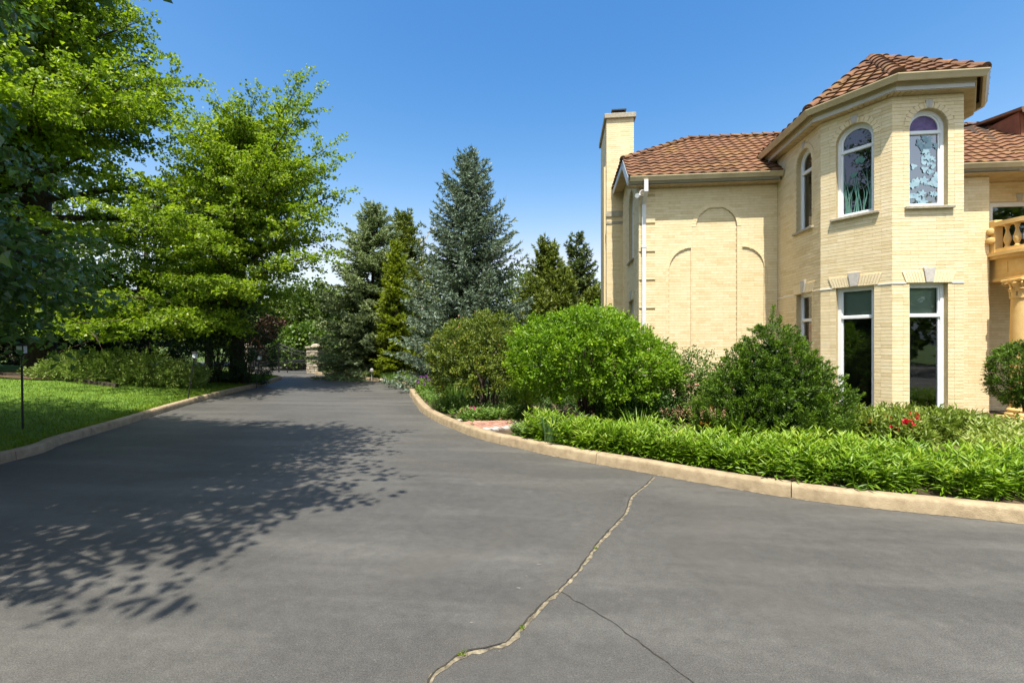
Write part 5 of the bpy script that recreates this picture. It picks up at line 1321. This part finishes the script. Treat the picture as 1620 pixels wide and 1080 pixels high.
# rose bush with blush flowers between the lime shrub and the juniper
def flowers(root, pts, mat, seed, r=.04, n=14, name='flower'):
    rng = np.random.default_rng(seed)
    for p in pts:
        d = rand_dirs(rng, n, .9); P = np.repeat(npv(p)[None],n,0); V, T, rr_ = leaf_arrays(P, d, np.repeat(np.array([[0,-.4,1.]]),n,0)+d*.3, r*rng.uniform(.8,1.2,n), r*1.0, rng.random(n), .65, .2)
        tri_mesh(name, V, T, mat, root, rr_)
rb = at(1078,9.9); ro, _ = bush('rose_bush', (rb.x,rb.y,.1), (.78,.6,1.35), 'loose rose bush with blush flowers between lime shrub and juniper', 'shrub', M['rose'], 123, nclump=300, nper=42, leaf=(.05,.034), spread=.09, zlow=-.95, inner=.4, kl=14, amp=.3, stems=5)
rn = random.Random(12); flowers(ro, [(rb.x+rn.uniform(-.6,.6), rb.y-.45+rn.uniform(-.15,.1), .55+rn.uniform(0,.85)) for _ in range(26)], M['petal_blush'], 13, .05)
rb = at(1008,9.0); bush('dark_leaved_shrub', (rb.x,rb.y,.1), (.55,.45,.85), 'low dark leaved shrub at the right foot of the lime shrub', 'shrub', M['dark_shrub'], 124, nclump=260, nper=46, leaf=(.055,.04), spread=.07, zlow=-.9, inner=.25, kl=10, amp=.25)
yb_ = at(1628,8.2); bush('yew_ball', (yb_.x,yb_.y,.62), (.52,.50,1.18), 'clipped yew ball at the right edge in front of the column', 'shrub', M['juniper'], 125, nclump=560, nper=46, leaf=(.045,.015), spread=.035, zlow=-1, inner=.15, stems=2, kl=10, amp=.08, clump_len=.07)
yr_ = [o for o in bpy.data.objects if o.name == 'yew_ball'][0]
MB().tube([(yb_.x,yb_.y,.05),(yb_.x+.02,yb_.y,.5),(yb_.x,yb_.y,.9)], [.05,.045,.03], 8).build('trunk', M['bark'], yr_)

# perennials: leafy stems filling the bed edge along the kerb
def inner_line(i0, i1, off): 
    out = []
    for i in range(i0, i1):
        t = (RK[i+1]-RK[i-1]).normalized(); out.append((RK[i]+Vector((-t.y,t.x))*off, Vector((-t.y,t.x))))
    return out
iS = min(range(len(RK)), key=lambda i: (RK[i]-Vector(gr(828,711)[:2])).length); iE = len(RK)-22
def leafy_stems(name, pts, hgt, mat, seed, label, cat, nleaf=18, leaf=(.12,.026), lean=.18, z0=.1, kind='stuff', tipl=True, lv=.35):
    rng = np.random.default_rng(seed); pts = np.asarray(pts); n = len(pts); H = hgt*rng.uniform(.6,1.15,n)*(1+.16*np.sin(pts[:,0]*2.3)*np.cos(pts[:,1]*2.9))
    dirs = np.concatenate([rng.normal(size=(n,2))*lean, np.ones((n,1))],1)
    q = rng.uniform(.12,1.0,(n,nleaf)); az = np.arange(nleaf)[None]*2.4+rng.random((n,1))*6.28
    B = np.concatenate([pts, np.full((n,1),z0)],1)
    P = B[:,None,:]+dirs[:,None,:]*(q*H[:,None])[:,:,None]
    up = lv+.9*np.clip(q-.72,0,1)*3; A = np.stack([np.cos(az),np.sin(az),up-.45*(q < .45)],2)+rng.normal(size=(n,nleaf,3))*.15
    N = np.stack([-np.cos(az)*.5,-np.sin(az)*.5,np.ones_like(az)],2)+rng.normal(size=(n,nleaf,3))*.25
    r = np.clip(.16+.52*q+(.13*np.sin(pts[:,:1]*3.1+1)*np.sin(pts[:,1:]*3.7))+rng.normal(.08,.14,(n,1))+rng.normal(size=(n,nleaf))*.08,0,1)
    sz = rng.uniform(.7,1.2,(n,nleaf))*(1.05-.35*np.clip(q-.6,0,1))
    V, T, rr_ = leaf_arrays(P.reshape(-1,3), A.reshape(-1,3), N.reshape(-1,3), (leaf[0]*sz).ravel(), (leaf[1]*sz).ravel(), r.ravel(), .42, .12)
    S = B; sv, stt, sr = leaf_arrays(S, dirs, np.repeat(np.array([[0,-1.,.2]]),n,0), H*np.linalg.norm(dirs,axis=1), .008, np.full(n,.35), .5, .0)
    V, T, rr_ = joinarr([(V,T,rr_),(sv,stt,sr)])
    o = tri_mesh(name, V, T, mat, None, rr_); tag(o, label, cat, kind=kind); return o
rng = np.random.default_rng(130); pts = []
ln = inner_line(iS, iE, .24)
for k in range(4500):
    f = rng.random(); i = int(f*(len(ln)-1)); p, nn = ln[i]; x = seeX(p.x,p.y)
    wmax = 0.55+.95*min(1,f*2.4); t = rng.random()**.9*wmax
    q = p+nn*t; pts.append((q.x+rng.normal()*.05, q.y+rng.normal()*.05))
leafy_stems('perennial_bed', pts, .44, M['perennial'], 131, 'dense bed of bright green leafy perennials along the kerb', 'ground cover')
pts2 = [(p[0],p[1]) for p in pts if rng.random() < .012]
# tan seed heads
rg = np.random.default_rng(133); pp = []
for x, y in [(at(px,d).x, at(px,d).y) for px, d in zip(rg.uniform(1040,1180,46), rg.uniform(7.4,8.2,46))]:
    k = 10; q = rg.random(k); P = np.array([x,y,.55])+np.stack([rg.normal(size=k)*.012,rg.normal(size=k)*.012,q*.14],1); pp.append(leaf_arrays(P, rand_dirs(rg,k,.9), rand_dirs(rg,k), .03, .016, rg.random(k)))
V, T, r_ = joinarr(pp); sh = tri_mesh('seed_heads', V, T, M['dry'], None, r_); tag(sh, 'tan dry seed heads standing above the perennials left of the juniper', 'seed heads', kind='stuff')
# iris clump near the path
def blades(name, c, n, h, w, spread, mat, seed, label, cat, kind=None, lean=.25):
    rng = np.random.default_rng(seed); c = npv(c); az = rng.random(n)*6.28; rr_ = np.sqrt(rng.random(n))*spread; B = c+np.stack([np.cos(az)*rr_,np.sin(az)*rr_,np.zeros(n)],1)
    ld = np.stack([np.cos(az),np.sin(az),np.zeros(n)],1)*lean*(.3+rr_/spread)[:,None]*rng.uniform(.3,1.4,n)[:,None]; H = h*rng.uniform(.65,1.1,n)[:,None]; S = unit(np.stack([-np.sin(az),np.cos(az),np.zeros(n)],1)+rng.normal(size=(n,3))*.3*np.array([1,1,0]))
    lv_ = []
    for f, ww in ((0,.8),(.4,1.0),(.75,.7),(1.0,.05)):
        ctr_ = B+np.array([0,0,1])*H*(f-.25*f*f*np.linalg.norm(ld,axis=1,keepdims=True))+ld*H*f*f; lv_ += [ctr_-S*w*ww*.5, ctr_+S*w*ww*.5]
    V = np.stack(lv_,1).reshape(-1,3); b = np.arange(n)[:,None]*8; T = np.concatenate([b+np.array([[0,1,3]]),b+np.array([[0,3,2]]),b+np.array([[2,3,5]]),b+np.array([[2,5,4]]),b+np.array([[4,5,7]]),b+np.array([[4,7,6]])],1).reshape(-1,3)
    o = tri_mesh(name, V, T, mat, None, np.repeat(np.clip(rng.normal(.5,.2,n),0,1),8)); tag(o, label, cat, kind=kind); return o
c = at(872,7.6); blades('iris_clump', (c.x,c.y,.1), 26, .52, .035, .10, M['iris'], 140, 'blue green upright iris leaves at the path end of the bed', 'plant', lean=.15)
c = at(1165,7.6); blades('iris_clump', (c.x,c.y,.1), 30, .72, .03, .14, M['perennial'], 141, 'tall bright strappy leaves left in front of the juniper', 'plant', lean=.25)
c = at(1010,7.9); blades('daylily_clump', (c.x,c.y,.1), 60, .60, .026, .28, M['perennial'], 142, 'arching daylily leaves below the dark leaved shrub', 'plant', lean=.5)
for k, (px, d, h, sp, n, lab) in enumerate(((724,13.3,.7,.5,360,'pale ornamental grass clump at the kerb left of the bronze shrub'),(706,15.5,.6,.42,280,'ornamental grass clump farther along the kerb before the blue spruce'),(815,11.4,.8,.4,160,'wispy grass clump between the bronze and lime shrubs'),(716,11.6,.5,.5,260,'low grassy clump under the left of the bronze shrub'),(622,19.6,.5,.45,160,'strappy clump below the cedar at the kerb'))):
    c = at(px,d); blades('grass_clump', (c.x,c.y,.1), n, h, .016, sp, M['ornamental'], 143+k, lab, 'grass clump', lean=.42)
# low ground cover beside the kerb and path
gc = []
for k in range(900):
    f = rng.random(); i1 = max(4, int(iS*f)); p = RK[i1]; t = (RK[i1+1]-RK[i1-1]).normalized(); q = p+Vector((-t.y,t.x))*(.22+rng.random()**1.3*1.1)
    if seeX(q.x,q.y) > 750 and q.y < 12: continue
    gc.append((q.x,q.y))
for k in range(500):
    px = rng.uniform(735,830); d = rng.uniform(9.8,10.9); c = at(px,d); gc.append((c.x,c.y))
for k in range(240):
    px = rng.uniform(800,850); d = 8.2+rng.uniform(-.55,.3)-(px-800)*.004; c = at(px,d)
    j_ = min(range(1,len(RK)-1), key=lambda i: (RK[i]-Vector((c.x,c.y))).length); t_ = (RK[j_+1]-RK[j_-1]).normalized(); off_ = (Vector((c.x,c.y))-RK[j_]).dot(Vector((-t_.y,t_.x)))
    if off_ > .24: gc.append((c.x,c.y))
leafy_stems('ground_cover', gc, .26, M['ornamental'], 150, 'low green ground cover between the kerb, path and shrubs', 'ground cover', nleaf=16, leaf=(.08,.026), lean=.3)
gc = []
for k in range(2600):
    px = rng.uniform(640,1250); d = rng.uniform(11.0,17.0); c = at(px,d)
    if c.x > 1.6 and c.y > 11.9 or bed_off(c.x,c.y) < .38: continue
    gc.append((c.x,c.y))
leafy_stems('ground_cover', gc, .22, M['dark_shrub'], 151, 'darker leafy ground cover under the shrubs and spruces', 'ground cover', nleaf=12, leaf=(.09,.04), lean=.3)
# peonies by the turret
pr_ = random.Random(21)
for k, (px, d, rx, h, lab) in enumerate(((1372,7.75,.50,.42,'peony plant with red flowers right of the juniper'),(1440,8.0,.55,.40,'peony plant below the middle turret window'),(1505,8.0,.45,.36,'peony plant at the right corner of the turret'),(1408,7.4,.45,.40,'peony plant nearest the kerb side with red flowers'))):
    c = at(px,d); ro, _ = bush('peony_plant', (c.x,c.y,.1), (rx,rx*.9,h), lab, 'plant', M['peony'], 160+k, nclump=170, nper=26, leaf=(.105,.034), spread=.07, zlow=-.8, inner=.3, stems=3, kl=8, amp=.2, group='peonies by the turret', upbias=.7)
    if k in (0, 3):
        flowers(ro, [(c.x+pr_.uniform(-.3,.32), c.y-.2+pr_.uniform(-.2,.2), .1+h*.98+pr_.uniform(-.06,.07)) for _ in range(4 if k else 5)], M['petal_red'], 30+k, .085, 26)
    if k == 1: flowers(ro, [(c.x-.12,c.y-.3,.1+h+.04),(c.x-.2,c.y-.28,.1+h+.06)], M['petal_red'], 37, .09, 26)
pts = []
for k in range(420):
    c = at(rng.uniform(1530,1660), rng.uniform(6.2,8.2)); pts.append((c.x,c.y))
leafy_stems('perennial_bed', pts, .42, M['peony'], 170, 'mixed pale leafy plants at the right end near the steps', 'ground cover', leaf=(.10,.034))
# bright flower patches
def patch(px, d, rx, h, mat, n, seed, lab):
    c = at(px,d); rng = np.random.default_rng(seed); ro = empty('flower_patch', (c.x,c.y,.1), lab, 'flowers'); k = n*8
    a = rng.random(n)*6.28; q = np.sqrt(rng.random(n))*rx; C = np.stack([c.x+np.cos(a)*q, c.y+np.sin(a)*q*.6, .1+h*(1-.5*(q/rx)**2)+rng.normal(size=n)*.02],1)
    P = np.repeat(C,8,0); D = rand_dirs(rng,k,.6); V, T, rr_ = leaf_arrays(P, D, rand_dirs(rng,k,1.0), .045, .035, rng.random(k), .6, .1); tri_mesh('petals', V, T, mat, ro, rr_)
    m_ = 500; a = rng.random(m_)*6.28; q = np.sqrt(rng.random(m_))*rx; P = np.stack([c.x+np.cos(a)*q, c.y+np.sin(a)*q*.6, .1+rng.random(m_)*h*.9],1); V, T, rr_ = leaf_arrays(P, rand_dirs(rng,m_,.4), rand_dirs(rng,m_,.6), .07, .03, rng.random(m_)); tri_mesh('leaves', V, T, M['perennial'], ro, rr_)
patch(747,10.3,.30,.24,M['petal_pink'],46,180,'pink flowers beside the kerb at the start of the brick path')
patch(672,15.0,.34,.62,M['petal_purple'],44,181,'purple flowers beside the blue spruce behind the grass clump')
c = at(607,20.4); m = MB(); 
bm = bmesh.new(); bmesh.ops.create_icosphere(bm, subdivisions=2, radius=.17)
for v in bm.verts: v.co *= 1+.18*math.sin(v.co.x*23+v.co.y*17)*math.cos(v.co.z*19); v.co.z *= .7
me = bpy.data.meshes.new('boulder'); bm.to_mesh(me); bm.free(); me.materials.append(M['limestone']); bo = link(bpy.data.objects.new('boulder', me)); bo.location = (c.x,c.y,.17); tag(bo, 'small pale boulder at the kerb below the cedar', 'stone')
